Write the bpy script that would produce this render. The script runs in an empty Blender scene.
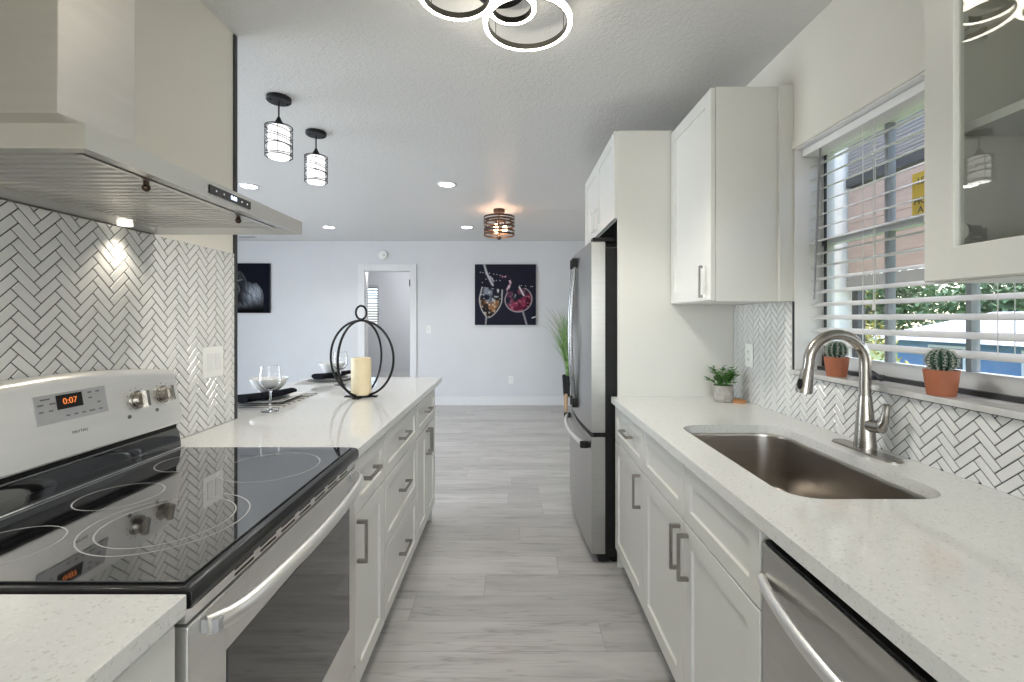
import bpy, bmesh, math, random
from mathutils import Vector, Matrix
PI = math.pi
R = math.radians
S = bpy.context.scene
COL = S.collection

# ------------------------------------------------------------------ camera
cd = bpy.data.cameras.new('camera')
cd.sensor_width = 36.0
cd.lens = 16.0
cd.shift_y = -23.0 / 1024.0
cd.clip_start = 0.02
cam = bpy.data.objects.new('camera', cd)
COL.objects.link(cam)
cam.location = (0, 0, 1.3335)
cam.rotation_euler = (R(90), 0, 0)
S.camera = cam

# ------------------------------------------------------------------ world, exposure, daylight
W = bpy.data.worlds.new('sky')
S.world = W
W.use_nodes = True
wn = W.node_tree
bg = wn.nodes['Background']
sky = wn.nodes.new('ShaderNodeTexSky')
sky.sky_type = 'NISHITA'
sky.sun_disc = False
sky.sun_elevation = R(48)
sky.sun_rotation = R(70)
sky.air_density = 0.7
sky.dust_density = 2.0
sky.ozone_density = 1.0
wn.links.new(sky.outputs[0], bg.inputs[0])
bg.inputs[1].default_value = 0.95
S.view_settings.view_transform = 'Standard'
S.view_settings.look = 'None'
S.view_settings.gamma = 1.0
S.view_settings.use_curve_mapping = False
S.view_settings.exposure = 0.22
S.cycles.use_denoising = True
S.cycles.sample_clamp_indirect = 6.0


def area(name, loc, rot, sx, sy, power, col, portal=False):
    l = bpy.data.lights.new(name, 'AREA')
    l.shape = 'RECTANGLE'
    l.size = sx
    l.size_y = sy
    l.energy = power
    l.color = col
    o = bpy.data.objects.new(name, l)
    COL.objects.link(o)
    o.location = loc
    o.rotation_euler = rot
    if portal:
        l.cycles.is_portal = True
    return o


# daylight entering by the patio door of the dining room (left, out of the frame); fill light from a
# lamp and window added behind the photographer
area('patio_daylight', (-5.75, 2.6, 1.1), (0, R(-90), 0), 2.1, 3.0, 205, (0.89, 0.93, 1.0))
area('rear_fill_light', (0.0, -2.75, 1.5), (R(90), 0, 0), 2.0, 1.2, 60, (1.0, 0.975, 0.93))
SUN = bpy.data.lights.new('sun', 'SUN')
SUN.energy = 1.6
SUN.angle = R(2)
SUN.color = (1.0, 0.95, 0.86)
so = bpy.data.objects.new('sun', SUN)
COL.objects.link(so)
so.rotation_euler = (R(38), R(-14), R(20))


# ------------------------------------------------------------------ materials
def nd(m, t, **kw):
    n = m.node_tree.nodes.new(t)
    for k, v in kw.items():
        setattr(n, k, v)
    return n


def pmat(name, col, rough=0.5, metal=0.0, var=0.04, scale=12.0, stretch=(1, 1, 1), bump=0.0,
         bscale=None, spec=0.5, coat=0.0, emit=None, estr=0.0, rvar=0.0, trans=0.0, ior=1.5):
    m = bpy.data.materials.new(name)
    m.use_nodes = True
    nt = m.node_tree
    b = nt.nodes['Principled BSDF']
    b.inputs['Roughness'].default_value = rough
    b.inputs['Metallic'].default_value = metal
    b.inputs['Specular IOR Level'].default_value = spec
    b.inputs['Coat Weight'].default_value = coat
    b.inputs['Coat Roughness'].default_value = 0.05
    b.inputs['Transmission Weight'].default_value = trans
    b.inputs['IOR'].default_value = ior
    tc = nd(m, 'ShaderNodeTexCoord')
    mp = nd(m, 'ShaderNodeMapping')
    mp.inputs['Scale'].default_value = stretch
    nt.links.new(tc.outputs['Object'], mp.inputs[0])
    nz = nd(m, 'ShaderNodeTexNoise')
    nz.inputs['Scale'].default_value = scale
    nz.inputs['Detail'].default_value = 4
    nt.links.new(mp.outputs[0], nz.inputs['Vector'])
    rp = nd(m, 'ShaderNodeValToRGB')
    c0 = [max(0, c * (1 - var)) for c in col[:3]] + [1]
    c1 = [min(1, c * (1 + var)) for c in col[:3]] + [1]
    rp.color_ramp.elements[0].position = 0.3
    rp.color_ramp.elements[1].position = 0.7
    rp.color_ramp.elements[0].color = c0
    rp.color_ramp.elements[1].color = c1
    nt.links.new(nz.outputs['Fac'], rp.inputs[0])
    nt.links.new(rp.outputs[0], b.inputs['Base Color'])
    if rvar:
        mr = nd(m, 'ShaderNodeMapRange')
        mr.inputs['To Min'].default_value = max(0.01, rough - rvar)
        mr.inputs['To Max'].default_value = rough + rvar
        nt.links.new(nz.outputs['Fac'], mr.inputs[0])
        nt.links.new(mr.outputs[0], b.inputs['Roughness'])
    if bump:
        bn = nd(m, 'ShaderNodeTexNoise')
        bn.inputs['Scale'].default_value = bscale or scale
        bn.inputs['Detail'].default_value = 5
        nt.links.new(mp.outputs[0], bn.inputs['Vector'])
        bp = nd(m, 'ShaderNodeBump')
        bp.inputs['Strength'].default_value = bump
        bp.inputs['Distance'].default_value = 0.01
        nt.links.new(bn.outputs['Fac'], bp.inputs['Height'])
        nt.links.new(bp.outputs[0], b.inputs['Normal'])
    if emit:
        b.inputs['Emission Color'].default_value = (*emit, 1)
        b.inputs['Emission Strength'].default_value = estr
    return m


def pane_mat(name, tint, ior=1.45, rough=0.0):
    m = bpy.data.materials.new(name)
    m.use_nodes = True
    nt = m.node_tree
    nt.nodes.remove(nt.nodes['Principled BSDF'])
    out = nt.nodes['Material Output']
    fr = nd(m, 'ShaderNodeFresnel')
    ge = nd(m, 'ShaderNodeNewGeometry')      # same reflectance on the way in and on the way out of the sheet
    ex = nd(m, 'ShaderNodeMath', operation='MULTIPLY_ADD')
    ex.inputs[1].default_value = -2.0
    ex.inputs[2].default_value = 1.0
    nt.links.new(ge.outputs['Backfacing'], ex.inputs[0])
    pw = nd(m, 'ShaderNodeMath', operation='POWER')
    pw.inputs[0].default_value = ior
    nt.links.new(ex.outputs[0], pw.inputs[1])
    nt.links.new(pw.outputs[0], fr.inputs[0])
    tr = nd(m, 'ShaderNodeBsdfTransparent')
    tr.inputs[0].default_value = (*tint, 1)
    gl = nd(m, 'ShaderNodeBsdfGlossy')
    gl.inputs['Roughness'].default_value = rough
    mx = nd(m, 'ShaderNodeMixShader')
    nt.links.new(fr.outputs[0], mx.inputs[0])
    nt.links.new(tr.outputs[0], mx.inputs[1])
    nt.links.new(gl.outputs[0], mx.inputs[2])
    nt.links.new(mx.outputs[0], out.inputs[0])
    return m


def attr_mat(name, rough=0.5):
    m = bpy.data.materials.new(name)
    m.use_nodes = True
    b = m.node_tree.nodes['Principled BSDF']
    a = nd(m, 'ShaderNodeVertexColor', layer_name='paint')
    nz = nd(m, 'ShaderNodeTexNoise')
    nz.inputs['Scale'].default_value = 400
    bp = nd(m, 'ShaderNodeBump')
    bp.inputs['Strength'].default_value = 0.1
    m.node_tree.links.new(nz.outputs[0], bp.inputs['Height'])
    m.node_tree.links.new(bp.outputs[0], b.inputs['Normal'])
    m.node_tree.links.new(a.outputs[0], b.inputs['Base Color'])
    b.inputs['Roughness'].default_value = rough
    b.inputs['Specular IOR Level'].default_value = 0.12
    return m


def floor_mat():
    m = bpy.data.materials.new('grey_plank_floor')
    m.use_nodes = True
    nt = m.node_tree
    b = nt.nodes['Principled BSDF']
    tc = nd(m, 'ShaderNodeTexCoord')
    br = nd(m, 'ShaderNodeTexBrick')
    br.offset = 0.0
    br.inputs['Scale'].default_value = 1.0
    br.inputs['Brick Width'].default_value = 1.22
    br.inputs['Row Height'].default_value = 0.182
    br.inputs['Mortar Size'].default_value = 0.0012
    br.inputs['Mortar Smooth'].default_value = 0.1
    br.inputs['Color1'].default_value = (0.0, 0.0, 0.0, 1)
    br.inputs['Color2'].default_value = (1, 1, 1, 1)
    br.inputs['Mortar'].default_value = (0.3, 0.3, 0.3, 1)
    sx = nd(m, 'ShaderNodeSeparateXYZ')
    nt.links.new(tc.outputs['Object'], sx.inputs[0])
    dv = nd(m, 'ShaderNodeMath', operation='DIVIDE')
    dv.inputs[1].default_value = 0.182
    nt.links.new(sx.outputs['Y'], dv.inputs[0])
    fl = nd(m, 'ShaderNodeMath', operation='FLOOR')
    nt.links.new(dv.outputs[0], fl.inputs[0])
    wh = nd(m, 'ShaderNodeTexWhiteNoise', noise_dimensions='1D')
    nt.links.new(fl.outputs[0], wh.inputs['W'])
    xo = nd(m, 'ShaderNodeMath', operation='MULTIPLY_ADD')
    xo.inputs[1].default_value = 1.22
    nt.links.new(wh.outputs['Value'], xo.inputs[0])
    nt.links.new(sx.outputs['X'], xo.inputs[2])
    cx = nd(m, 'ShaderNodeCombineXYZ')
    nt.links.new(xo.outputs[0], cx.inputs[0])
    nt.links.new(sx.outputs['Y'], cx.inputs[1])
    nt.links.new(cx.outputs[0], br.inputs['Vector'])
    # grain: noise stretched along the boards, shifted from board to board
    mp = nd(m, 'ShaderNodeMapping')
    mp.inputs['Scale'].default_value = (2.2, 13, 1)
    ad = nd(m, 'ShaderNodeVectorMath', operation='MULTIPLY_ADD')
    nt.links.new(br.outputs['Color'], ad.inputs[0])
    ad.inputs[1].default_value = (7.3, 3.1, 0)
    nt.links.new(cx.outputs[0], ad.inputs[2])
    nt.links.new(ad.outputs[0], mp.inputs[0])
    g = nd(m, 'ShaderNodeTexNoise')
    g.inputs['Scale'].default_value = 1.0
    g.inputs['Detail'].default_value = 7
    g.inputs['Roughness'].default_value = 0.62
    g.inputs['Distortion'].default_value = 0.35
    nt.links.new(mp.outputs[0], g.inputs['Vector'])
    r = nd(m, 'ShaderNodeValToRGB')
    e = r.color_ramp.elements
    e[0].position = 0.27
    e[0].color = (0.34, 0.33, 0.318, 1)
    e[1].position = 0.72
    e[1].color = (0.54, 0.527, 0.512, 1)
    k = e.new(0.46)
    k.color = (0.46, 0.449, 0.437, 1)
    nt.links.new(g.outputs['Fac'], r.inputs[0])
    # board-to-board tone
    hs = nd(m, 'ShaderNodeMixRGB', blend_type='MULTIPLY')
    hs.inputs[0].default_value = 1.0
    mr = nd(m, 'ShaderNodeMapRange')
    mr.inputs['To Min'].default_value = 0.86
    mr.inputs['To Max'].default_value = 1.1
    nt.links.new(br.outputs['Color'], mr.inputs[0])
    nt.links.new(r.outputs[0], hs.inputs[1])
    nt.links.new(mr.outputs[0], hs.inputs[2])
    # dark cracks
    mp2 = nd(m, 'ShaderNodeMapping')
    mp2.inputs['Scale'].default_value = (0.55, 9, 1)
    nt.links.new(ad.outputs[0], mp2.inputs[0])
    w = nd(m, 'ShaderNodeTexNoise')
    w.inputs['Scale'].default_value = 1.3
    w.inputs['Detail'].default_value = 3
    nt.links.new(mp2.outputs[0], w.inputs['Vector'])
    r2 = nd(m, 'ShaderNodeValToRGB')
    q = r2.color_ramp.elements
    q[0].position = 0.488
    q[0].color = (1, 1, 1, 1)
    q[1].position = 0.512
    q[1].color = (1, 1, 1, 1)
    z = q.new(0.5)
    z.color = (0.62, 0.6, 0.58, 1)
    nt.links.new(w.outputs['Fac'], r2.inputs[0])
    mm = nd(m, 'ShaderNodeMixRGB', blend_type='MULTIPLY')
    mm.inputs[0].default_value = 0.6
    nt.links.new(hs.outputs[0], mm.inputs[1])
    nt.links.new(r2.outputs[0], mm.inputs[2])
    # seams
    ms = nd(m, 'ShaderNodeMixRGB', blend_type='MIX')
    ms.inputs[2].default_value = (0.12, 0.115, 0.11, 1)
    sm = nd(m, 'ShaderNodeMath', operation='MULTIPLY')
    sm.inputs[1].default_value = 0.5
    nt.links.new(br.outputs['Fac'], sm.inputs[0])
    nt.links.new(sm.outputs[0], ms.inputs[0])
    nt.links.new(mm.outputs[0], ms.inputs[1])
    nt.links.new(ms.outputs[0], b.inputs['Base Color'])
    b.inputs['Roughness'].default_value = 0.36
    bp = nd(m, 'ShaderNodeBump')
    bp.inputs['Strength'].default_value = 0.08
    bp.inputs['Distance'].default_value = 0.004
    nt.links.new(g.outputs['Fac'], bp.inputs['Height'])
    nt.links.new(bp.outputs[0], b.inputs['Normal'])
    return m


def ceiling_mat():
    m = bpy.data.materials.new('knockdown_ceiling')
    m.use_nodes = True
    nt = m.node_tree
    b = nt.nodes['Principled BSDF']
    b.inputs['Base Color'].default_value = (0.70, 0.695, 0.68, 1)
    b.inputs['Roughness'].default_value = 0.38
    tc = nd(m, 'ShaderNodeTexCoord')
    n1 = nd(m, 'ShaderNodeTexNoise')
    n1.inputs['Scale'].default_value = 60
    n1.inputs['Detail'].default_value = 3
    n1.inputs['Distortion'].default_value = 0.8
    nt.links.new(tc.outputs['Object'], n1.inputs['Vector'])
    r = nd(m, 'ShaderNodeValToRGB')
    r.color_ramp.elements[0].position = 0.42
    r.color_ramp.elements[1].position = 0.6
    nt.links.new(n1.outputs['Fac'], r.inputs[0])
    bp = nd(m, 'ShaderNodeBump')
    bp.inputs['Strength'].default_value = 0.32
    bp.inputs['Distance'].default_value = 0.004
    nt.links.new(r.outputs[0], bp.inputs['Height'])
    nt.links.new(bp.outputs[0], b.inputs['Normal'])
    return m


def quartz_mat():
    m = bpy.data.materials.new('speckled_white_quartz')
    m.use_nodes = True
    nt = m.node_tree
    b = nt.nodes['Principled BSDF']
    tc = nd(m, 'ShaderNodeTexCoord')
    v = nd(m, 'ShaderNodeTexVoronoi')
    v.inputs['Scale'].default_value = 260
    nt.links.new(tc.outputs['Object'], v.inputs['Vector'])
    sp = nd(m, 'ShaderNodeSeparateColor')
    nt.links.new(v.outputs['Color'], sp.inputs[0])
    r = nd(m, 'ShaderNodeValToRGB')
    e = r.color_ramp.elements
    e[0].position = 0.0
    e[0].color = (0.58, 0.565, 0.53, 1)
    e[1].position = 1.0
    e[1].color = (0.76, 0.76, 0.745, 1)
    a = e.new(0.06)
    a.color = (0.66, 0.655, 0.63, 1)
    a = e.new(0.10)
    a.color = (0.71, 0.71, 0.69, 1)
    a = e.new(0.9)
    a.color = (0.72, 0.72, 0.70, 1)
    nt.links.new(sp.outputs[0], r.inputs[0])
    nz = nd(m, 'ShaderNodeTexNoise')
    nz.inputs['Scale'].default_value = 60
    nz.inputs['Detail'].default_value = 6
    nt.links.new(tc.outputs['Object'], nz.inputs['Vector'])
    mr = nd(m, 'ShaderNodeMapRange')
    mr.inputs['To Min'].default_value = 0.96
    mr.inputs['To Max'].default_value = 1.04
    nt.links.new(nz.outputs['Fac'], mr.inputs[0])
    mx = nd(m, 'ShaderNodeMixRGB', blend_type='MULTIPLY')
    mx.inputs[0].default_value = 1
    nt.links.new(r.outputs[0], mx.inputs[1])
    nt.links.new(mr.outputs[0], mx.inputs[2])
    nt.links.new(mx.outputs[0], b.inputs['Base Color'])
    b.inputs['Roughness'].default_value = 0.08
    b.inputs['Specular IOR Level'].default_value = 0.8
    return m


M = {
    'wall_cream': pmat('cream_wall_paint', (0.76, 0.735, 0.67), 0.6, var=0.015, scale=3, bump=0.05, bscale=120),
    'wall_cool': pmat('pale_grey_wall_paint', (0.645, 0.652, 0.672), 0.6, var=0.015, scale=3, bump=0.05, bscale=120),
    'ceiling': ceiling_mat(),
    'floor': floor_mat(),
    'trim': pmat('white_trim_paint', (0.73, 0.73, 0.735), 0.35, var=0.01),
    'reveal': pmat('bright_white_reveal_paint', (0.84, 0.84, 0.84), 0.4, var=0.01),
    'cab': pmat('white_cabinet_lacquer', (0.70, 0.697, 0.662), 0.34, var=0.01, scale=4),
    'cab_in': pmat('cabinet_interior_melamine', (0.55, 0.53, 0.47), 0.5, var=0.02),
    'quartz': quartz_mat(),
    'tile': pmat('glossy_white_tile', (0.70, 0.70, 0.69), 0.12, var=0.05, scale=9),
    'grout': pmat('dark_grey_grout', (0.045, 0.044, 0.045), 0.85, var=0.2, scale=80),
    'steel': pmat('brushed_stainless_steel', (0.60, 0.59, 0.57), 0.30, 1.0, var=0.03, scale=5, stretch=(1, 1, 14), rvar=0.03),
    'steel_h': pmat('brushed_stainless_along', (0.58, 0.57, 0.545), 0.30, 1.0, var=0.02, scale=3, stretch=(10, 0.6, 10)),
    'steel_chimney': pmat('satin_chimney_steel', (0.56, 0.545, 0.52), 0.42, 1.0, var=0.03, scale=4, stretch=(1, 1, 10)),
    'steel_fridge': pmat('satin_fridge_steel', (0.43, 0.425, 0.41), 0.30, 1.0, var=0.03, scale=5, stretch=(1, 1, 14)),
    'handle_dark': pmat('dark_steel_handle', (0.30, 0.30, 0.30), 0.25, 1.0, var=0.05),
    'steel_sink': pmat('satin_sink_steel', (0.46, 0.425, 0.385), 0.32, 1.0, var=0.05, scale=5, stretch=(1, 1, 14), rvar=0.03),
    'steel_light': pmat('bright_range_steel', (0.86, 0.85, 0.83), 0.40, 1.0, var=0.02, scale=4, stretch=(12, 0.7, 12), rvar=0.02),
    'nickel': pmat('brushed_nickel', (0.40, 0.375, 0.345), 0.26, 1.0, var=0.04, scale=30),
    'pull': pmat('satin_nickel_pull', (0.33, 0.31, 0.285), 0.34, 1.0, var=0.05, scale=30),
    'chrome': pmat('polished_chrome', (0.85, 0.85, 0.84), 0.08, 1.0, var=0.02),
    'black_glass': pmat('black_ceramic_glass', (0.006, 0.006, 0.007), 0.02, var=0.2, spec=1.0, coat=1.0),
    'oven_glass': pmat('smoked_oven_glass', (0.012, 0.012, 0.012), 0.04, var=0.2, spec=0.9, coat=0.6),
    'black_enamel': pmat('black_enamel', (0.012, 0.012, 0.013), 0.18, var=0.15),
    'black_plastic': pmat('black_plastic', (0.010, 0.010, 0.010), 0.45, var=0.15, spec=0.22),
    'black_metal': pmat('matte_black_metal', (0.008, 0.008, 0.010), 0.45, var=0.15, spec=0.3),
    'dark_trim': pmat('dark_grey_edge_trim', (0.05, 0.05, 0.055), 0.4, 0.5, var=0.1),
    'ring_band': pmat('dark_anodised_ring_band', (0.10, 0.095, 0.08), 0.35, 0.7, var=0.1),
    'bronze': pmat('dark_bronze', (0.09, 0.06, 0.045), 0.35, 0.8, var=0.15),
    'ring_mark': pmat('pale_burner_print', (0.42, 0.42, 0.42), 0.25, var=0.05),
    'panel_grey': pmat('silver_control_overlay', (0.40, 0.40, 0.41), 0.4, 0.2, var=0.03),
    'print_dark': pmat('dark_print', (0.13, 0.13, 0.135), 0.5, var=0.1),
    'lcd_orange': pmat('orange_lit_digits', (0.2, 0.05, 0.01), 0.5, emit=(1.0, 0.28, 0.06), estr=0.7),
    'lcd_blue': pmat('blue_white_lit_digits', (0.3, 0.4, 0.6), 0.5, emit=(0.62, 0.76, 1.0), estr=2.5),
    'plate_white': pmat('white_switch_plastic', (0.80, 0.80, 0.78), 0.3, var=0.01),
    'blind': pmat('white_blind_slat', (0.54, 0.54, 0.54), 0.4, var=0.02, scale=6),
    'cord': pmat('white_blind_cord', (0.7, 0.7, 0.68), 0.7, var=0.04),
    'wand': pmat('grey_tilt_wand', (0.22, 0.22, 0.23), 0.35, var=0.05),
    'win_frame': pmat('white_aluminium_frame', (0.58, 0.59, 0.60), 0.4, var=0.02),
    'mullion': pmat('backlit_shade_mullion', (0.27, 0.28, 0.30), 0.4, var=0.02),  # frame colour darkened, backlit shade put into the grey
    'win_dark': pmat('dark_window_gasket', (0.03, 0.03, 0.033), 0.5, var=0.1),
    'sill': pmat('grey_marble_sill', (0.55, 0.545, 0.53), 0.2, var=0.14, scale=18),
    'pane': pane_mat('clear_window_glass', (0.97, 0.985, 0.98)),
    'cab_pane': pane_mat('cabinet_door_glass', (0.93, 0.94, 0.92), 1.65),
    'glass': pmat('clear_stemware_glass', (1, 1, 1), 0.0, var=0.0, trans=1.0, ior=1.28),
    'terracotta': pmat('terracotta_clay', (0.36, 0.115, 0.055), 0.6, var=0.08, scale=20),
    'soil': pmat('dark_soil', (0.03, 0.022, 0.015), 0.95, var=0.4, scale=90, bump=0.5),
    'cactus': pmat('dark_green_cactus_skin', (0.018, 0.055, 0.032), 0.5, var=0.3, scale=30),
    'spine': pmat('pale_cactus_spines', (0.50, 0.50, 0.44), 0.6, var=0.05),
    'concrete': pmat('weathered_grey_pot', (0.36, 0.34, 0.31), 0.85, var=0.25, scale=35, bump=0.3),
    'leaf': pmat('green_herb_leaf', (0.06, 0.18, 0.025), 0.45, var=0.5, scale=40),
    'grass': pmat('green_grass_blade', (0.24, 0.40, 0.14), 0.5, var=0.5, scale=20),
    'grass_tip': pmat('pale_grass_plume', (0.42, 0.42, 0.34), 0.7, var=0.1),
    'wood': pmat('light_wood', (0.50, 0.33, 0.19), 0.55, var=0.15, scale=8, stretch=(1, 1, 8)),
    'wood_orange': pmat('orange_brown_wood', (0.45, 0.21, 0.075), 0.5, var=0.2, scale=30),
    'porcelain': pmat('white_porcelain', (0.80, 0.80, 0.79), 0.12, var=0.01),
    'napkin': pmat('black_cloth_napkin', (0.005, 0.006, 0.010), 0.9, var=0.3, scale=60, bump=0.2, spec=0.1),
    'wax': pmat('ivory_wax', (0.78, 0.66, 0.44), 0.5, var=0.05, scale=14),
    'wick': pmat('charred_wick', (0.03, 0.025, 0.02), 0.9, var=0.2),
    'led': pmat('lit_led_diffuser', (0.9, 0.9, 0.9), 0.5, emit=(1.0, 0.93, 0.79), estr=13.0),
    'led_spot': pmat('lit_downlight_lens', (0.9, 0.9, 0.9), 0.5, emit=(1.0, 0.98, 0.95), estr=16.0),
    'pend_glass': pmat('lit_frosted_glass', (0.9, 0.9, 0.9), 0.4, emit=(1.0, 0.985, 0.97), estr=1.1),
    'bulb_warm': pmat('lit_warm_bulb', (0.9, 0.8, 0.6), 0.4, emit=(1.0, 0.62, 0.34), estr=14.0),
    'hood_led': pmat('lit_hood_lens', (0.9, 0.9, 0.85), 0.4, emit=(1.0, 0.93, 0.78), estr=2.0),
    'canvas_edge': pmat('dark_canvas_edge', (0.012, 0.012, 0.02), 0.7, var=0.1),
    'paint': attr_mat('painted_canvas', 0.85),
    'sticker': pmat('yellow_sticker', (0.75, 0.55, 0.10), 0.5, var=0.03),
    'stucco': pmat('white_stucco', (0.78, 0.76, 0.73), 0.85, var=0.04, scale=30, bump=0.3, bscale=150),
    'board_pink': pmat('beige_pink_boards', (0.44, 0.32, 0.27), 0.7, var=0.06, scale=6, stretch=(1, 1, 9)),
    'board_grey': pmat('grey_corrugated_metal', (0.27, 0.245, 0.23), 0.6, var=0.06),
    'lawn': pmat('lawn', (0.16, 0.22, 0.07), 0.9, var=0.3, scale=4),
    'house_blue': pmat('blue_house_paint', (0.15, 0.25, 0.43), 0.7, var=0.05, scale=3),
    'roof_white': pmat('pale_roof', (0.36, 0.36, 0.37), 0.7, var=0.05),
    'tree_leaf': pmat('tree_leaves', (0.17, 0.25, 0.11), 0.6, var=0.5, scale=3),
    'tree_yellow': pmat('yellow_green_leaves', (0.40, 0.36, 0.08), 0.6, var=0.5, scale=3),
    'bark': pmat('bark', (0.12, 0.09, 0.07), 0.9, var=0.3, scale=20),
    'house_win': pmat('dark_house_window', (0.05, 0.06, 0.08), 0.1, var=0.1),
}


# ------------------------------------------------------------------ mesh helpers (world coordinates)
class MB:
    def __init__(s):
        s.bm = bmesh.new()

    def _add(s, verts, faces):
        vs = [s.bm.verts.new(v) for v in verts]
        out = []
        for f in faces:
            try:
                out.append(s.bm.faces.new([vs[i] for i in f]))
            except ValueError:
                pass
        return vs, out

    def box(s, x0, x1, y0, y1, z0, z1, bev=0.0, seg=2):
        x0, x1 = min(x0, x1), max(x0, x1)
        y0, y1 = min(y0, y1), max(y0, y1)
        z0, z1 = min(z0, z1), max(z0, z1)
        v = [(x0, y0, z0), (x1, y0, z0), (x1, y1, z0), (x0, y1, z0), (x0, y0, z1), (x1, y0, z1), (x1, y1, z1), (x0, y1, z1)]
        f = [(0, 3, 2, 1), (4, 5, 6, 7), (0, 1, 5, 4), (1, 2, 6, 5), (2, 3, 7, 6), (3, 0, 4, 7)]
        vs, fs = s._add(v, f)
        if bev:
            es = list({e for q in fs for e in q.edges})
            bmesh.ops.bevel(s.bm, geom=es, offset=bev, segments=seg, affect='EDGES', profile=0.5)
        return s

    def quad(s, a, b, c, d):
        s._add([a, b, c, d], [(0, 1, 2, 3)])
        return s

    def loft(s, loops, closed=True, cap0=False, cap1=False):
        n = len(loops[0])
        vs = [[s.bm.verts.new(p) for p in L] for L in loops]
        rng = range(n) if closed else range(n - 1)
        for a, b in zip(vs[:-1], vs[1:]):
            for i in rng:
                j = (i + 1) % n
                try:
                    s.bm.faces.new((a[i], a[j], b[j], b[i]))
                except ValueError:
                    pass
        if cap0:
            s.bm.faces.new(list(reversed(vs[0])))
        if cap1:
            s.bm.faces.new(vs[-1])
        return s

    def lathe(s, prof, c=(0, 0, 0), n=32, sx=1.0, sy=1.0):
        loops = []
        for r, z in prof:
            r = max(r, 1e-5)
            loops.append([(c[0] + r * sx * math.cos(2 * PI * i / n), c[1] + r * sy * math.sin(2 * PI * i / n), c[2] + z) for i in range(n)])
        return s.loft(loops, True, prof[0][0] > 1e-4, prof[-1][0] > 1e-4)

    def cyl(s, p0, p1, r0, r1=None, n=20):
        r1 = r0 if r1 is None else r1
        p0, p1 = Vector(p0), Vector(p1)
        d = (p1 - p0).normalized()
        up = Vector((0, 0, 1)) if abs(d.z) < 0.9 else Vector((1, 0, 0))
        a = d.cross(up).normalized()
        b = d.cross(a)
        L = []
        for p, r in ((p0, r0), (p1, r1)):
            L.append([p + a * r * math.cos(-2 * PI * i / n) + b * r * math.sin(-2 * PI * i / n) for i in range(n)])
        return s.loft(L, True, True, True)

    def tube(s, pts, r, n=10, closed=False, flat=None):
        pts = [Vector(p) for p in pts]
        m = len(pts)
        rs = r if isinstance(r, (list, tuple)) else [r] * m
        loops = []
        prev = None
        for i, p in enumerate(pts):
            if closed:
                t = (pts[(i + 1) % m] - pts[i - 1]).normalized()
            else:
                t = (pts[min(i + 1, m - 1)] - pts[max(i - 1, 0)]).normalized()
            if prev is None:
                up = Vector((0, 0, 1)) if abs(t.z) < 0.9 else Vector((1, 0, 0))
                a = (up - t * up.dot(t)).normalized()
            else:
                a = (prev - t * prev.dot(t)).normalized()
            prev = a
            b = t.cross(a)
            fa, fb = flat or (1, 1)
            loops.append([p + a * rs[i] * fa * math.cos(2 * PI * k / n) + b * rs[i] * fb * math.sin(2 * PI * k / n) for k in range(n)])
        if closed:
            loops.append(loops[0])
            s.loft(loops, True)
            bmesh.ops.remove_doubles(s.bm, verts=s.bm.verts[:], dist=1e-7)
        else:
            s.loft(loops, True, True, True)
        return s

    def prism(s, poly, axis, a, b, bev=0.0):
        """poly: 2-D points; axis 'x','y','z' extrusion from a to b"""
        def P(p, t):
            return {'x': (t, p[0], p[1]), 'y': (p[0], t, p[1]), 'z': (p[0], p[1], t)}[axis]
        n = len(poly)
        v = [P(p, a) for p in poly] + [P(p, b) for p in poly]
        f = [tuple(range(n))[::-1], tuple(range(n, 2 * n))] + [(i, (i + 1) % n, n + (i + 1) % n, n + i) for i in range(n)]
        vs, fs = s._add(v, f)
        bmesh.ops.recalc_face_normals(s.bm, faces=fs)
        if bev:
            es = list({e for q in fs[:2] for e in q.edges})
            bmesh.ops.bevel(s.bm, geom=es, offset=bev, segments=2, affect='EDGES', profile=0.5)
        return s

    def sphere(s, c, r, n=16, m=10, sx=1, sy=1, sz=1):
        prof = [(r * math.sin(PI * i / m), -r * math.cos(PI * i / m)) for i in range(m + 1)]
        loops = []
        for q, z in prof:
            q = max(q, 1e-5)
            loops.append([(c[0] + sx * q * math.cos(2 * PI * i / n), c[1] + sy * q * math.sin(2 * PI * i / n), c[2] + sz * z) for i in range(n)])
        return s.loft(loops)


def origin_of(p):
    v = Vector((0, 0, 0))
    while p is not None:
        v += p.location
        p = p.parent
    return v


def obj(name, mb, mat, parent=None, smooth=35, normals=True, at=None):
    bm = mb.bm
    if normals:
        bmesh.ops.recalc_face_normals(bm, faces=bm.faces[:])
    me = bpy.data.meshes.new(name)
    off = origin_of(parent) if parent is not None else Vector(at or (0, 0, 0))
    if off.length > 0:
        bmesh.ops.translate(bm, verts=bm.verts[:], vec=-off)
    bm.to_mesh(me)
    bm.free()
    o = bpy.data.objects.new(name, me)
    COL.objects.link(o)
    me.materials.append(mat)
    if smooth:
        me.shade_smooth()
        me.set_sharp_from_angle(angle=R(smooth))
        wnm = o.modifiers.new('weighted_normals', 'WEIGHTED_NORMAL')
        wnm.keep_sharp = True
        wnm.weight = 90
    if parent is not None:
        o.parent = parent
    else:
        o.location = off
    return o


def thing(name, label, cat, loc=(0, 0, 0), group=None):
    o = bpy.data.objects.new(name, None)
    COL.objects.link(o)
    o.location = loc
    o.empty_display_size = 0.05
    return tag(o, label, cat, group)


def tag(o, label, cat, group=None):
    o['label'] = label
    o['category'] = cat
    if group:
        o['group'] = group
    return o


def struct(name, mb, mat, parent=None, smooth=0):
    o = obj(name, mb, mat, parent, smooth)
    if parent is None:
        o['kind'] = 'structure'
    return o


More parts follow.
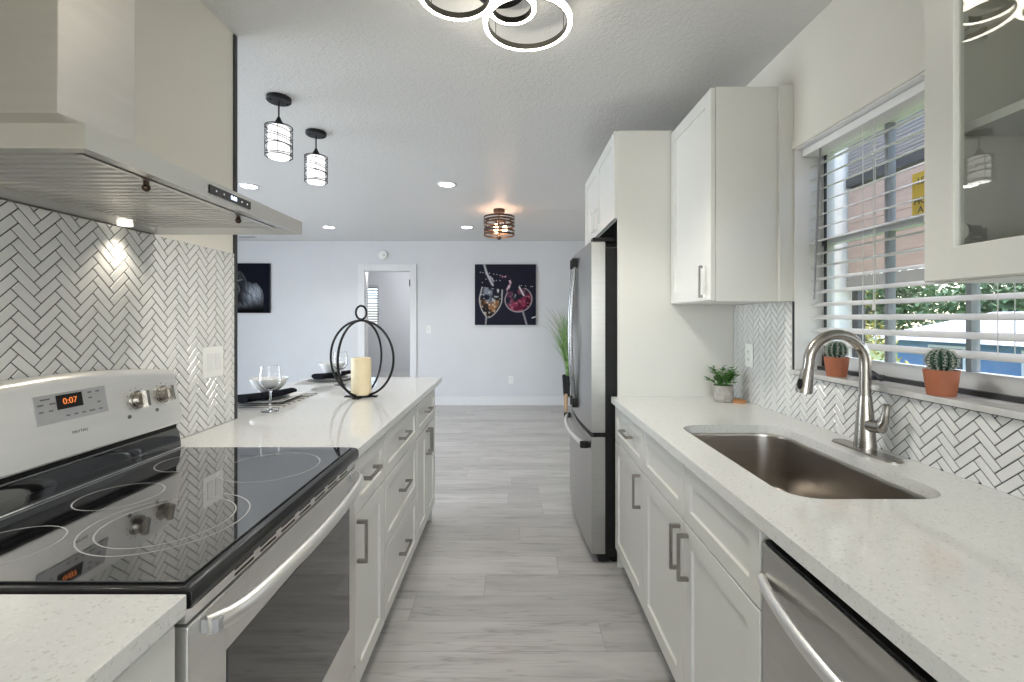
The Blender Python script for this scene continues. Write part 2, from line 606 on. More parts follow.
def dup(root, loc, label, group=None):
    r = root.copy()
    COL.objects.link(r)
    r.location = loc
    r['label'] = label
    if group:
        r['group'] = group

    def rec(a, b):
        for ch in list(a.children):
            c = ch.copy()
            COL.objects.link(c)
            c.parent = b
            rec(ch, c)
    rec(root, r)
    return r


def text_mesh(body, size, mat, name, parent, origin, xdir, ydir, depth=0.0004, align='CENTER'):
    cu = bpy.data.curves.new(name, 'FONT')
    cu.body = body
    cu.size = size
    cu.align_x = align
    cu.align_y = 'CENTER'
    cu.extrude = depth
    t = bpy.data.objects.new(name, cu)
    COL.objects.link(t)
    dg = bpy.context.evaluated_depsgraph_get()
    me = bpy.data.meshes.new_from_object(t.evaluated_get(dg))
    bpy.data.objects.remove(t)
    x = Vector(xdir).normalized()
    y = Vector(ydir).normalized()
    z = x.cross(y)
    off = origin_of(parent)
    for v in me.vertices:
        v.co = Vector(origin) + x * v.co.x + y * v.co.y + z * v.co.z - off
    me.materials.clear()
    me.materials.append(mat)
    o = bpy.data.objects.new(name, me)
    COL.objects.link(o)
    o.parent = parent
    return o


def rrect(x0, x1, y0, y1, r, n=8):
    pts = []
    for cx, cy, a0 in ((x1 - r, y1 - r, 0), (x0 + r, y1 - r, 90), (x0 + r, y0 + r, 180), (x1 - r, y0 + r, 270)):
        for i in range(n + 1):
            a = R(a0 + 90 * i / n)
            pts.append((cx + r * math.cos(a), cy + r * math.sin(a)))
    return pts


def slab_with_hole(outer, hole, z0, z1):
    cu = bpy.data.curves.new('slab', 'CURVE')
    cu.dimensions = '2D'
    cu.fill_mode = 'BOTH'
    cu.extrude = (z1 - z0) / 2
    for loop in (outer, hole):
        sp = cu.splines.new('POLY')
        sp.points.add(len(loop) - 1)
        for p, q in zip(sp.points, loop):
            p.co = (q[0], q[1], 0, 1)
        sp.use_cyclic_u = True
    t = bpy.data.objects.new('slab', cu)
    COL.objects.link(t)
    dg = bpy.context.evaluated_depsgraph_get()
    me = bpy.data.meshes.new_from_object(t.evaluated_get(dg))
    bpy.data.objects.remove(t)
    mb = MB()
    mb.bm.from_mesh(me)
    bmesh.ops.remove_doubles(mb.bm, verts=mb.bm.verts[:], dist=1e-5)
    bmesh.ops.translate(mb.bm, verts=mb.bm.verts[:], vec=(0, 0, (z0 + z1) / 2))
    return mb


def bar_y(mb, x0, x1, y0, y1, z0, z1, bev=0):
    return mb.box(x0, x1, y0, y1, z0, z1, bev)


# ------------------------------------------------------------------ the room
CEIL = 2.51
XL, XR = -1.15, 1.18        # faces of the tiles left and right
WL, WR = -1.156, 1.188      # wall faces behind the tiles
YB = 6.95                   # far wall
CT = 0.9135                 # worktop height

struct('floor', MB().box(-5.7, 1.36, -2.72, 10.6, -0.06, 0.0), M['floor'])
struct('ceiling', MB().box(-5.7, 1.36, -2.72, 10.6, CEIL, CEIL + 0.06), M['ceiling'])

wl = struct('wall_left', MB().box(WL - 0.12, WL, -2.6, 1.885, 0, CEIL), M['wall_cream'])
# right wall with the sink window opening
WY0, WY1, WZ0, WZ1 = 0.97, 1.913, 1.118, 2.042
mb = MB()
mb.box(WR, 1.335, -2.6, WY0, 0, CEIL).box(WR, 1.335, WY1, YB, 0, CEIL)
mb.box(WR, 1.335, WY0, WY1, 0, WZ0 - 0.018).box(WR, 1.335, WY0, WY1, WZ1, CEIL)
wr = struct('wall_right', mb, M['wall_cream'])
# far wall with a doorway
DX0, DX1, DZ = -2.25, -1.545, 2.065
mb = MB()
mb.box(-5.6, DX0, YB, YB + 0.12, 0, CEIL).box(DX1, WR, YB, YB + 0.12, 0, CEIL).box(DX0, DX1, YB, YB + 0.12, DZ, CEIL)
struct('wall_back', mb, M['wall_cool'])
# dining room: left wall with the patio door, near wall; wall behind the photographer with an added window
mb = MB()
mb.box(-5.7, -5.6, 0.9, 1.05, 0, CEIL).box(-5.7, -5.6, 4.15, 10.6, 0, CEIL).box(-5.7, -5.6, 1.05, 4.15, 2.15, CEIL)
struct('wall_dining', mb, M['wall_cool'])
struct('wall_near', MB().box(-5.6, WL - 0.12, 0.9, 1.0, 0, CEIL), M['wall_cool'])
mb = MB()
mb.box(WL, -1.02, -2.72, -2.6, 0, CEIL).box(1.02, WR, -2.72, -2.6, 0, CEIL)
mb.box(-1.02, 1.02, -2.72, -2.6, 0, 0.9).box(-1.02, 1.02, -2.72, -2.6, 2.12, CEIL)
struct('wall_front', mb, M['wall_cream'])
# room seen through the doorway
mb = MB()
mb.box(-2.6, -2.24, 10.2, 10.3, 0, CEIL).box(-2.24 + 0.9, -1.0, 10.2, 10.3, 0, CEIL)
struct('wall_hall', MB().box(-5.6, -3.72, 10.2, 10.3, 0, CEIL).box(-2.98, -0.4, 10.2, 10.3, 0, CEIL).box(-3.72, -2.98, 10.2, 10.3, 0, 1.13).box(-3.72, -2.98, 10.2, 10.3, 2.06, CEIL), M['wall_cool'])
struct('wall_hall_right', MB().box(-0.5, -0.4, YB + 0.12, 10.2, 0, CEIL), M['wall_cool'])
mb.bm.free()

# patio door and added rear window for fill light (beside and behind the photographer)
w = struct('window_3', MB().box(-5.68, -5.62, 1.05, 1.12, 0, 2.15).box(-5.68, -5.62, 4.08, 4.15, 0, 2.15).box(-5.68, -5.62, 2.56, 2.64, 0, 2.15)
           .box(-5.68, -5.62, 1.05, 4.15, 2.08, 2.15).box(-5.68, -5.62, 1.05, 4.15, 0, 0.06), M['trim'])
struct('pane', MB().box(-5.652, -5.648, 1.1, 4.1, 0.05, 2.1), M['pane'], w)
w = struct('added_rear_window', MB().box(-1.02, -0.96, -2.7, -2.64, 0.9, 2.12).box(0.96, 1.02, -2.7, -2.64, 0.9, 2.12).box(-0.03, 0.03, -2.7, -2.64, 0.9, 2.12)
           .box(-1.02, 1.02, -2.7, -2.64, 0.9, 0.96).box(-1.02, 1.02, -2.7, -2.64, 2.06, 2.12), M['trim'])
struct('pane', MB().box(-1, 1, -2.672, -2.668, 0.93, 2.1), M['pane'], w)

# trims
struct('baseboard_back', MB().box(-5.6, DX0 - 0.1, YB - 0.016, YB, 0, 0.135, 0.004).box(DX1 + 0.09, WR, YB - 0.016, YB, 0, 0.135, 0.004), M['trim'], smooth=30)
struct('baseboard_hall', MB().box(-5.6, -0.5, 10.184, 10.2, 0, 0.135, 0.004), M['trim'], smooth=30)
struct('baseboard_right', MB().box(WR - 0.016, WR, 3.42, YB - 0.016, 0, 0.135, 0.004), M['trim'], smooth=30)
struct('trim_1', MB().box(WL - 0.125, XL + 0.002, 1.885, 1.905, CT + 0.0005, CEIL, 0.002), M['dark_trim'])
d1 = struct('door_1', MB().box(DX0 - 0.1, DX0 + 0.006, YB - 0.02, YB, 0, DZ + 0.09, 0.004).box(DX1 - 0.006, DX1 + 0.09, YB - 0.02, YB, 0, DZ + 0.09, 0.004)
            .box(DX0 + 0.006, DX1 - 0.006, YB - 0.02, YB, DZ - 0.006, DZ + 0.09, 0.004)
            .box(DX0, DX0 + 0.015, YB, YB + 0.12, 0, DZ).box(DX1 - 0.015, DX1, YB, YB + 0.12, 0, DZ).box(DX0 + 0.015, DX1 - 0.015, YB, YB + 0.12, DZ - 0.015, DZ), M['trim'], smooth=30)
struct('door_leaf', MB().box(DX1 - 0.012, DX1 + 0.023, YB + 0.135, YB + 0.82, 0.01, DZ - 0.02, 0.002), M['trim'], d1)
for z in (1.82, 0.25):
    struct('hinge', MB().cyl((DX1 - 0.014, YB - 0.012, z), (DX1 - 0.014, YB - 0.012, z + 0.1), 0.0085), M['black_metal'], d1)

# window of the room behind the doorway, with its blind
w = struct('window_2', MB().box(-3.72, -3.68, 10.2, 10.28, 1.13, 2.06).box(-3.02, -2.98, 10.2, 10.28, 1.13, 2.06).box(-3.68, -3.02, 10.2, 10.28, 2.02, 2.06).box(-3.68, -3.02, 10.2, 10.28, 1.13, 1.17), M['trim'])
struct('pane', MB().box(-3.7, -3.0, 10.25, 10.254, 1.15, 2.04), M['pane'], w)
bl = thing('window_blind', 'white slatted blind on the small window seen through the far doorway', 'blind', (-3.35, 10.17, 1.15))
for k in range(15):
    z = 1.19 + k * 0.058
    c = math.cos(R(30)) * 0.025
    q = math.sin(R(30)) * 0.025
    mb = MB()
    mb.prism([(10.17 - c, z + q), (10.17 - c, z + q + 0.003), (10.17 + c, z - q + 0.003), (10.17 + c, z - q)], 'x', -3.72, -2.98)
    obj('slat', mb, M['blind'], bl)
obj('headrail', MB().box(-3.72, -2.98, 10.14, 10.195, 2.03, 2.08, 0.004), M['blind'], bl)


# ------------------------------------------------------------------ herringbone tile
def clip_poly(poly, a, b, c):
    """keep a*x+b*y<=c"""
    out = []
    n = len(poly)
    for i in range(n):
        p, q = poly[i], poly[(i + 1) % n]
        dp = a * p[0] + b * p[1] - c
        dq = a * q[0] + b * q[1] - c
        if dp <= 0:
            out.append(p)
        if (dp < 0 < dq) or (dq < 0 < dp):
            t = dp / (dp - dq)
            out.append((p[0] + (q[0] - p[0]) * t, p[1] + (q[1] - p[1]) * t))
    return out


def poly_area(p):
    return 0.5 * sum(p[i][0] * p[(i + 1) % len(p)][1] - p[(i + 1) % len(p)][0] * p[i][1] for i in range(len(p)))


def inset(poly, d):
    n = len(poly)
    out = []
    for i in range(n):
        p0, p1, p2 = poly[i - 1], poly[i], poly[(i + 1) % n]
        e1 = Vector((p1[0] - p0[0], p1[1] - p0[1]))
        e2 = Vector((p2[0] - p1[0], p2[1] - p1[1]))
        if e1.length < 1e-6 or e2.length < 1e-6:
            return None
        e1.normalize()
        e2.normalize()
        n1 = Vector((-e1.y, e1.x))
        n2 = Vector((-e2.y, e2.x))
        k = 1 + n1.dot(n2)
        if k < 0.15:
            return None
        m = (n1 + n2) / k
        out.append((p1[0] + m.x * d, p1[1] + m.y * d))
    return out


def herringbone(mb, rects, to3d, w=0.0241, n=3, gap=0.0015, flip=1, org=(0, 0)):
    r2 = math.sqrt(0.5)
    for (a0, a1, b0, b1) in rects:
        for i in range(-140, 140):
            for j in range(-40, 40):
                # lattice vector i*(1,-1)+j*(n,n); rotated: horizontal=(x+y)/r2, vertical=(y-x)/r2
                hx = i + j * n
                hy = -i + j * n
                cu = (hx + hy) * r2 * w + org[0]
                cv = (hy - hx) * r2 * w * flip + org[1]
                if cu < a0 - 0.2 or cu > a1 + 0.2 or cv < b0 - 0.2 or cv > b1 + 0.2:
                    continue
                for x0, y0, sx, sy in ((hx, hy, n, 1), (hx + n, hy, 1, n)):
                    pts = []
                    g = gap / w
                    for px, py in ((x0 + g, y0 + g), (x0 + sx - g, y0 + g), (x0 + sx - g, y0 + sy - g), (x0 + g, y0 + sy - g)):
                        pts.append(((px + py) * r2 * w + org[0], (py - px) * r2 * w * flip + org[1]))
                    if poly_area(pts) < 0:
                        pts.reverse()
                    for pl in ((-1, 0, -a0), (1, 0, a1), (0, -1, -b0), (0, 1, b1)):
                        pts = clip_poly(pts, *pl)
                        if len(pts) < 3:
                            break
                    if len(pts) < 3 or poly_area(pts) < 8e-6:
                        continue
                    # drop coincident points
                    q = [pts[0]]
                    for p in pts[1:]:
                        if (p[0] - q[-1][0]) ** 2 + (p[1] - q[-1][1]) ** 2 > 1e-8:
                            q.append(p)
                    if (q[0][0] - q[-1][0]) ** 2 + (q[0][1] - q[-1][1]) ** 2 < 1e-8:
                        q.pop()
                    if len(q) < 3:
                        continue
                    top = inset(q, 0.0009)
                    jit = random.uniform(-0.0003, 0.0003)
                    L = [[to3d(p, 0.0) for p in q], [to3d(p, 0.0040 + jit) for p in q]]
                    if top and poly_area(top) > 0:
                        L.append([to3d(p, 0.0049 + jit) for p in top])
                    mb.loft(L, True, False, True)


random.seed(4)
mb = MB()
herringbone(mb, [(-0.2, 1.885, CT, 1.6)], lambda p, d: (WL + 0.001 + d, p[0], p[1]), org=(1.045, 1.30))
obj('tile_backsplash', mb, M['tile'], wl, smooth=20)
obj('grout', MB().box(WL, WL + 0.0035, -0.2, 1.885, CT, 1.6), M['grout'], wl, smooth=0)
mb = MB()
herringbone(mb, [(0.2, WY1, CT, WZ0 - 0.02), (WY1, 2.43, CT, 1.403)], lambda p, d: (WR - 0.001 - d, p[0], p[1]), org=(1.15, 1.02))
obj('tile_backsplash', mb, M['tile'], wr, smooth=20)
obj('grout', MB().box(WR - 0.0035, WR, 0.2, WY1, CT, WZ0 - 0.02).box(WR - 0.0035, WR, WY1, 2.43, CT, 1.403), M['grout'], wr, smooth=0)
obj('edge_strip', MB().box(WR - 0.0085, WR, 0.2, WY1, WZ0 - 0.0225, WZ0 - 0.0185).box(WR - 0.0085, WR, WY1 - 0.001, WY1 + 0.003, WZ0 - 0.02, 1.403), M['dark_trim'], wr, smooth=0)

# ------------------------------------------------------------------ sink window
GX = 1.30
mb = MB()
mb.box(GX, GX + 0.035, WY0, WY0 + 0.03, WZ0, WZ1).box(GX, GX + 0.035, WY1 - 0.03, WY1, WZ0, WZ1)
mb.box(GX, GX + 0.035, WY0, WY1, WZ0, WZ0 + 0.062).box(GX, GX + 0.035, WY0, WY1, WZ1 - 0.03, WZ1)
mb.box(GX, GX + 0.035, WY0, WY1, 1.635, 1.665)
w1 = struct('window_1', mb, M['win_frame'])
for y in (1.585, 1.30):
    obj('mullion', MB().box(GX + 0.004, GX + 0.03, y - 0.008, y + 0.008, WZ0 + 0.06, WZ1 - 0.03), M['mullion'], w1)
obj('pane', MB().box(GX + 0.018, GX + 0.021, WY0 + 0.02, WY1 - 0.02, WZ0 + 0.05, WZ1 - 0.02), M['pane'], w1)
obj('gasket', MB().box(GX - 0.006, GX, WY1 - 0.034, WY1 - 0.024, WZ0 + 0.02, WZ1 - 0.03).box(GX - 0.02, GX, WY0, WY1, WZ0, WZ0 + 0.014), M['win_dark'], w1)
obj('sill', MB().box(1.162, GX + 0.02, WY0 - 0.02, WY1, WZ0 - 0.018, WZ0, 0.003), M['sill'], w1)
obj('reveal', MB().box(WR - 0.001, GX, WY1 - 0.004, WY1, WZ0, WZ1).box(WR - 0.001, GX, WY0, WY0 + 0.004, WZ0, WZ1).box(WR - 0.001, GX, WY0, WY1, WZ1 - 0.004, WZ1), M['reveal'], w1)
obj('casing', MB().box(WR - 0.010, WR + 0.001, WY0 - 0.06, WY1 + 0.004, WZ1, WZ1 + 0.034, 0.003), M['wall_cream'], w1)
mb = MB()
mb.box(GX - 0.05, GX - 0.006, 1.575, 1.625, WZ0, WZ0 + 0.018, 0.004)
mb.cyl((GX - 0.045, 1.60, WZ0 + 0.012), (GX - 0.06, 1.60, WZ0 + 0.03), 0.008)
mb.tube([(GX - 0.058, 1.60, WZ0 + 0.028), (GX - 0.062, 1.57, WZ0 + 0.032), (GX - 0.06, 1.535, WZ0 + 0.016)], 0.006)
mb.sphere((GX - 0.06, 1.53, WZ0 + 0.013), 0.010)
obj('crank', mb, M['win_dark'], w1)
st = obj('sticker', MB().box(GX + 0.0165, GX + 0.018, 1.435, 1.4975, 1.665, 1.805), M['sticker'], w1)
for s_, z in (('15', 1.775), ('HO', 1.712), ('A', 1.682)):
    text_mesh(s_, 0.032, M['print_dark'], 'print', st, (GX + 0.0160, 1.466, z), (0, -1, 0), (0, 0, 1))

bl = thing('venetian_blind', 'white wide-slat blind hanging open across the window over the sink', 'blind', (1.265, 1.44, 1.2))
SX0, SX1 = 1.247, 1.295
k = 0
z = 1.2335
while z < 2.0:
    mb = MB()
    n = 5
    top = []
    for i in range(n + 1):
        t = i / n
        top.append((SX0 + (SX1 - SX0) * t, z + 0.003 * math.sin(PI * t) + 0.016 * (t - 0.5)))
    poly = top + [(p[0], p[1] - 0.0028) for p in reversed(top)]
    mb.prism(poly, 'y', WY0 + 0.01, WY1 - 0.012)
    obj('slat', mb, M['blind'], bl)
    z += 0.0525
obj('headrail', MB().box(1.215, 1.297, WY0 + 0.006, WY1 - 0.006, 2.006, 2.037, 0.004), M['reveal'], bl)
for y in (1.62, 1.17):
    for x in (SX0 + 0.002, SX1 - 0.002):
        obj('cord', MB().cyl((x, y, 1.225), (x, y, 2.008), 0.0012, n=6), M['cord'], bl)
obj('cord', MB().cyl((1.228, 1.545, 1.39), (1.228, 1.545, 2.008), 0.0014, n=6).cyl((1.228, 1.545, 1.36), (1.228, 1.545, 1.395), 0.005, 0.003, n=10), M['cord'], bl)
obj('tilt_wand', MB().cyl((1.198, 1.805, 1.407), (1.222, 1.805, 2.01), 0.0042, n=8), M['wand'], bl)


# ------------------------------------------------------------------ cabinets
def shaker(mb, xf, s, y0, y1, z0, z1, t=0.02, rail=0.058, rec=0.009):
    """door slab whose front plane is x=xf, facing s (+1/-1) along x"""
    b = 0.002
    xb = xf - s * t

    def ring(x, i):
        return [(x, y0 + i, z0 + i), (x, y1 - i, z0 + i), (x, y1 - i, z1 - i), (x, y0 + i, z1 - i)]
    L = [ring(xb, 0), ring(xf - s * b, 0), ring(xf, b), ring(xf, rail), ring(xf - s * rec, rail + 0.002)]
    mb.loft(L, True, True, True)
    return mb


def pull(parent, xf, s, yc, zc, vertical, L=0.135, name='handle', mat=None, pr=0.034):
    mb = MB()
    h = L / 2
    w_ = 0.0055
    xo = xf + s * pr
    xi = xf
    if vertical:
        mb.box(xo - s * 0.009, xo, yc - w_, yc + w_, zc - h, zc + h, 0.001, 1)
        for q in (-1, 1):
            mb.box(xi, xo - s * 0.008, yc - w_, yc + w_, zc + q * h - (q + 1) / 2 * 0.011, zc + q * h - (q + 1) / 2 * 0.011 + 0.011)
    else:
        mb.box(xo - s * 0.009, xo, yc - h, yc + h, zc - w_, zc + w_, 0.001, 1)
        for q in (-1, 1):
            mb.box(xi, xo - s * 0.008, yc + q * h - (q + 1) / 2 * 0.011, yc + q * h - (q + 1) / 2 * 0.011 + 0.011, zc - w_, zc + w_)
    return obj(name, mb, mat or M['pull'], parent)


def carcass(mb, xf, s, xback, y0, y1, z0=0.105, z1=0.882, toe=0.07):
    """open-topped box of panels behind the fronts"""
    xa = xf - s * 0.021
    t = 0.018
    mb.box(xa, xback, y0 + 0.0005, y0 + t, z0, z1).box(xa, xback, y1 - t, y1 - 0.0005, z0, z1)
    mb.box(xa, xback, y0 + t, y1 - t, z0, z0 + t)
    mb.box(xback + s * 0.006, xback, y0 + t, y1 - t, z0 + t, z1)
    mb.box(xa, xa - s * 0.02, y0 + t, y1 - t, z1 - 0.06, z1)
    mb.box(xa - s * toe, xa - s * (toe + 0.016), y0 + 0.0005, y1 - 0.0005, 0.0, z0)
    return mb


G = 0.0024
XFR, XFL = 0.546, -0.508
ZD0, ZS, ZT = 0.115, 0.688, 0.872


def front(kind, t, xf, s, y0, y1, z0, z1, **k):
    mb = shaker(MB(), xf, s, y0 + G, y1 - G, z0 + G, z1 - G, **k)
    return obj(kind, mb, M['cab'], t)


# right hand base units
t = thing('base_cabinet', 'white shaker base cabinet with one drawer over one door beside the refrigerator', 'cabinet', (0.85, 2.15, 0))
obj('carcass', carcass(MB(), XFR, -1, 1.17, 1.894, 2.425), M['cab'], t)
d = front('drawer', t, XFR, -1, 1.894, 2.41, ZS, ZT, rail=0.045)
pull(d, XFR, -1, 2.13, 0.79, False)
d = front('door', t, XFR, -1, 1.894, 2.41, ZD0, ZS)
pull(d, XFR, -1, 1.94, 0.594, True, 0.145)
t = thing('sink_cabinet', 'white shaker cabinet below the sink with two doors and two plain fronts', 'cabinet', (0.85, 1.45, 0))
obj('carcass', carcass(MB(), XFR, -1, 1.17, 1.0, 1.894), M['cab'], t)
for y0, y1, hy in ((1.0, 1.447, 1.413), (1.447, 1.894, 1.481)):
    front('false_front', t, XFR, -1, y0, y1, ZS, ZT, rail=0.045)
    d = front('door', t, XFR, -1, y0, y1, ZD0, ZS)
    pull(d, XFR, -1, hy, 0.59, True, 0.145)
# left: units of the peninsula
t = thing('base_cabinet', 'narrow white base cabinet with drawer and door right beside the range', 'cabinet', (-0.8, 1.64, 0))
obj('carcass', carcass(MB(), XFL, 1, -1.14, 1.468, 1.82), M['cab'], t)
d = front('drawer', t, XFL, 1, 1.47, 1.8165, ZS, ZT, rail=0.045)
pull(d, XFL, 1, 1.605, 0.79, False)
d = front('door', t, XFL, 1, 1.47, 1.8165, ZD0, ZS)
pull(d, XFL, 1, 1.495, 0.60, True, 0.14)
t = thing('drawer_cabinet', 'white base cabinet with a stack of three drawers under the peninsula worktop', 'cabinet', (-0.8, 2.13, 0))
obj('carcass', carcass(MB(), XFL, 1, -1.14, 1.82, 2.433), M['cab'], t)
for z0, z1 in ((ZS, ZT), (0.405, ZS), (ZD0, 0.405)):
    d = front('drawer', t, XFL, 1, 1.8235, 2.4295, z0, z1, rail=0.045)
    pull(d, XFL, 1, 2.11, (z0 + z1) / 2 + 0.012, False)
t = thing('base_cabinet', 'white base cabinet with drawer and double doors at the far end of the peninsula', 'cabinet', (-0.8, 2.72, 0))
obj('carcass', carcass(MB(), XFL, 1, -1.14, 2.433, 3.0), M['cab'], t)
d = front('drawer', t, XFL, 1, 2.4365, 3.0, ZS, ZT, rail=0.045)
pull(d, XFL, 1, 2.70, 0.79, False)
for y0, y1, hy in ((2.4365, 2.7165, 2.685), (2.7165, 3.0, 2.748)):
    d = front('door', t, XFL, 1, y0, y1, ZD0, ZS)
    pull(d, XFL, 1, hy, 0.60, True, 0.145)
obj('back_panel', MB().box(-1.152, -1.1405, 1.907, 3.0, 0, 0.882).box(-1.152, XFL - 0.021, 3.0005, 3.012, 0, 0.882), M['cab'], t)
# unit left of the range
t = thing('base_cabinet', 'white base cabinet under the nearest worktop corner left of the range', 'cabinet', (-0.8, 0.36, 0))
obj('carcass', carcass(MB(), XFL, 1, -1.14, 0.02, 0.692), M['cab'], t)
d = front('drawer', t, XFL, 1, 0.02, 0.69, ZS, ZT, rail=0.045)
pull(d, XFL, 1, 0.35, 0.79, False)
d = front('door', t, XFL, 1, 0.02, 0.69, ZD0, ZS)
pull(d, XFL, 1, 0.06, 0.60, True, 0.145)

# worktops
SINK = (0.648, 1.042, 1.055, 1.79)
outer = [(0.529, 0.15), (1.1825, 0.15), (1.1825, 2.429), (0.529, 2.429)]
mb = slab_with_hole(outer, rrect(*SINK, 0.085, 10), CT - 0.0315, CT)
tag(obj('countertop', mb, M['quartz'], at=(0.85, 1.3, CT - 0.0315)), 'speckled white quartz worktop with the sink cut out, on the right', 'countertop')
mb = MB().prism([(-0.495, 1.464), (-0.495, 3.23), (-1.43, 3.23), (-1.43, 1.908), (-1.1495, 1.908), (-1.1495, 1.464)], 'z', CT - 0.0315, CT, 0.003)
tag(obj('countertop', mb, M['quartz'], at=(-0.95, 2.4, CT - 0.0315)), 'white quartz peninsula worktop with candle lantern and place settings', 'countertop')
mb = MB().box(-1.1495, -0.495, 0.0, 0.694, CT - 0.0315, CT, 0.003)
tag(obj('countertop', mb, M['quartz'], at=(-0.8, 0.35, CT - 0.0315)), 'short white quartz worktop at lower left, in front of the range', 'countertop')

# sink
t = thing('kitchen_sink', 'undermount stainless steel single-bowl sink in the right worktop', 'sink', (0.84, 1.42, 0.66))
mb = MB()
sx0, sx1, sy0, sy1 = SINK
L = []
zr = CT - 0.032
for ins, z, r in ((-0.02, zr, 0.1), (0.004, zr, 0.085), (0.008, zr - 0.01, 0.083), (0.014, zr - 0.17, 0.08), (0.02, zr - 0.195, 0.075), (0.035, zr - 0.208, 0.065), (0.06, zr - 0.212, 0.05)):
    L.append([(x, y, z) for x, y in rrect(sx0 + ins, sx1 - ins, sy0 + ins, sy1 - ins, r, 8)])
mb.loft(L, True, False, True)
obj('bowl', mb, M['steel_sink'], t, normals=False)
obj('drain', MB().lathe([(0.0, 0.001), (0.03, 0.001), (0.038, 0.004), (0.055, 0.004), (0.057, 0.0005)], (0.845, 1.42, zr - 0.212), 28), M['chrome'], t)

# faucet
FX, FY = 1.115, 1.437
t = thing('kitchen_faucet', 'brushed nickel pull-down gooseneck faucet standing behind the sink', 'faucet', (FX, FY, CT))
pl = rrect(FX - 0.03, FX + 0.03, FY - 0.128, FY + 0.128, 0.0295, 8)
pli = rrect(FX - 0.027, FX + 0.027, FY - 0.125, FY + 0.125, 0.0265, 8)
obj('base_plate', MB().loft([[(x, y, CT + 0.0005) for x, y in pl], [(x, y, CT + 0.004) for x, y in pl], [(x, y, CT + 0.0065) for x, y in pli]], True, True, True), M['nickel'], t)
obj('body', MB().lathe([(0.0295, 0.0066), (0.030, 0.02), (0.027, 0.06), (0.0225, 0.12), (0.0185, 0.165), (0.0175, 0.175), (0.0, 0.175)], (FX, FY, CT), 28), M['nickel'], t)
mb = MB()
path = [(FX, FY, CT + 0.165), (FX, FY, 1.192)]
rad = 0.089
for i in range(1, 25):
    a = PI * i / 24
    path.append((FX - rad + rad * math.cos(a), FY, 1.192 + rad * math.sin(a)))
path.append((FX - 2 * rad - 0.004, FY, 1.165))
mb.tube(path, 0.0158, 18)
obj('spout', mb, M['nickel'], t)
hx = FX - 2 * rad - 0.004
obj('spray_head', MB().cyl((hx, FY, 1.172), (hx - 0.012, FY, 1.100), 0.0172, 0.0245, 28).cyl((hx - 0.012, FY, 1.100), (hx - 0.0125, FY, 1.096), 0.021, 0.021, 24), M['nickel'], t)
obj('spray_button', MB().sphere((hx - 0.029, FY - 0.008, 1.126), 0.012, sx=0.6, sy=0.8, sz=1.5), M['black_plastic'], t)
mb = MB()
mb.cyl((FX, FY - 0.02, CT + 0.085), (FX + 0.004, FY - 0.062, CT + 0.088), 0.0195, 0.018, 24)
mb.tube([(FX + 0.003, FY - 0.052, CT + 0.086), (FX + 0.006, FY - 0.066, CT + 0.108), (FX + 0.008, FY - 0.070, CT + 0.14), (FX + 0.008, FY - 0.073, CT + 0.160)], [0.015, 0.0125, 0.0095, 0.010], 14)
obj('lever', mb, M['nickel'], t)

# dishwasher
DY0, DY1 = 0.394, 0.996
t = thing('dishwasher', 'stainless steel dishwasher with bowed bar handle under the right worktop', 'dishwasher', (0.85, 0.695, 0))
obj('tub', MB().box(0.59, 1.17, DY0 + 0.003, DY1 - 0.003, 0.1, 0.872).box(0.66, 0.68, DY0 + 0.003, DY1 - 0.003, 0.0, 0.1), M['black_plastic'], t)
obj('door_panel', MB().box(0.546, 0.588, DY0 + 0.002, DY1 - 0.002, 0.115, 0.845, 0.004), M['steel'], t)
obj('control_strip', MB().box(0.551, 0.588, DY0 + 0.006, DY1 - 0.006, 0.8452, 0.851, 0.001), M['black_plastic'], t)
mb = MB()
pts, rr = [], []
for i in range(25):
    q = i / 24
    y = DY0 + 0.012 + (DY1 - DY0 - 0.024) * q
    pts.append((0.541 - 0.042 * math.sin(PI * q) ** 0.8, y, 0.768))
mb.tube(pts, 0.016, 14, flat=(0.9, 0.62))
obj('handle', mb, M['steel_light'], t)

# tall panel, cabinet over the refrigerator and the refrigerator
PY = 2.431
tag(obj('side_panel', MB().box(0.566, WR - 0.001, PY, PY + 0.019, 0, 2.335, 0.001), M['cab'], at=(0.87, PY, 0)), 'tall white panel closing the near side of the refrigerator recess', 'panel')
tag(obj('side_panel', MB().box(0.566, WR - 0.001, 3.385, 3.404, 0, 2.335, 0.001), M['cab'], at=(0.87, 3.39, 0)), 'tall white panel on the far side of the refrigerator recess', 'panel')
t = thing('wall_cabinet', 'white two-door cabinet mounted over the refrigerator', 'cabinet', (0.85, 2.92, 1.862))
obj('carcass', MB().box(0.567, WR - 0.001, 2.4515, 3.3835, 1.864, 2.335), M['cab'], t)
obj('bottom_shade_panel', MB().box(0.567, WR - 0.001, 2.4515, 3.3835, 1.858, 1.8635), M['black_plastic'], t)  # black sheet stands in for the shade under this cabinet
for y0, y1, hy in ((PY + 0.001, 2.917, 2.885), (2.917, 3.403, 2.95)):
    d = front('door', t, 0.546, -1, y0, y1, 1.864, 2.335)
    pull(d, 0.546, -1, hy, 1.955, True, 0.14, mat=M['chrome'])

FY0, FY1 = 2.462, 3.372
t = thing('refrigerator', 'stainless steel french-door refrigerator with bottom freezer drawer', 'refrigerator', (0.8, 2.917, 0))
obj('body', MB().box(0.512, 1.15, FY0 + 0.004, FY1 - 0.004, 0.035, 1.715, 0.004), M['black_plastic'], t)


def bowed(y0, y1, xe=0.43, bulge=0.022, back=0.504):
    ym = (FY0 + FY1) / 2
    h = (FY1 - FY0) / 2
    pts = []
    n = 14
    for i in range(n + 1):
        y = y0 + (y1 - y0) * i / n
        k_ = (y - ym) / h
        pts.append((xe - bulge * (1 - k_ * k_), y))
    return pts + [(back, y1), (back, y0)]


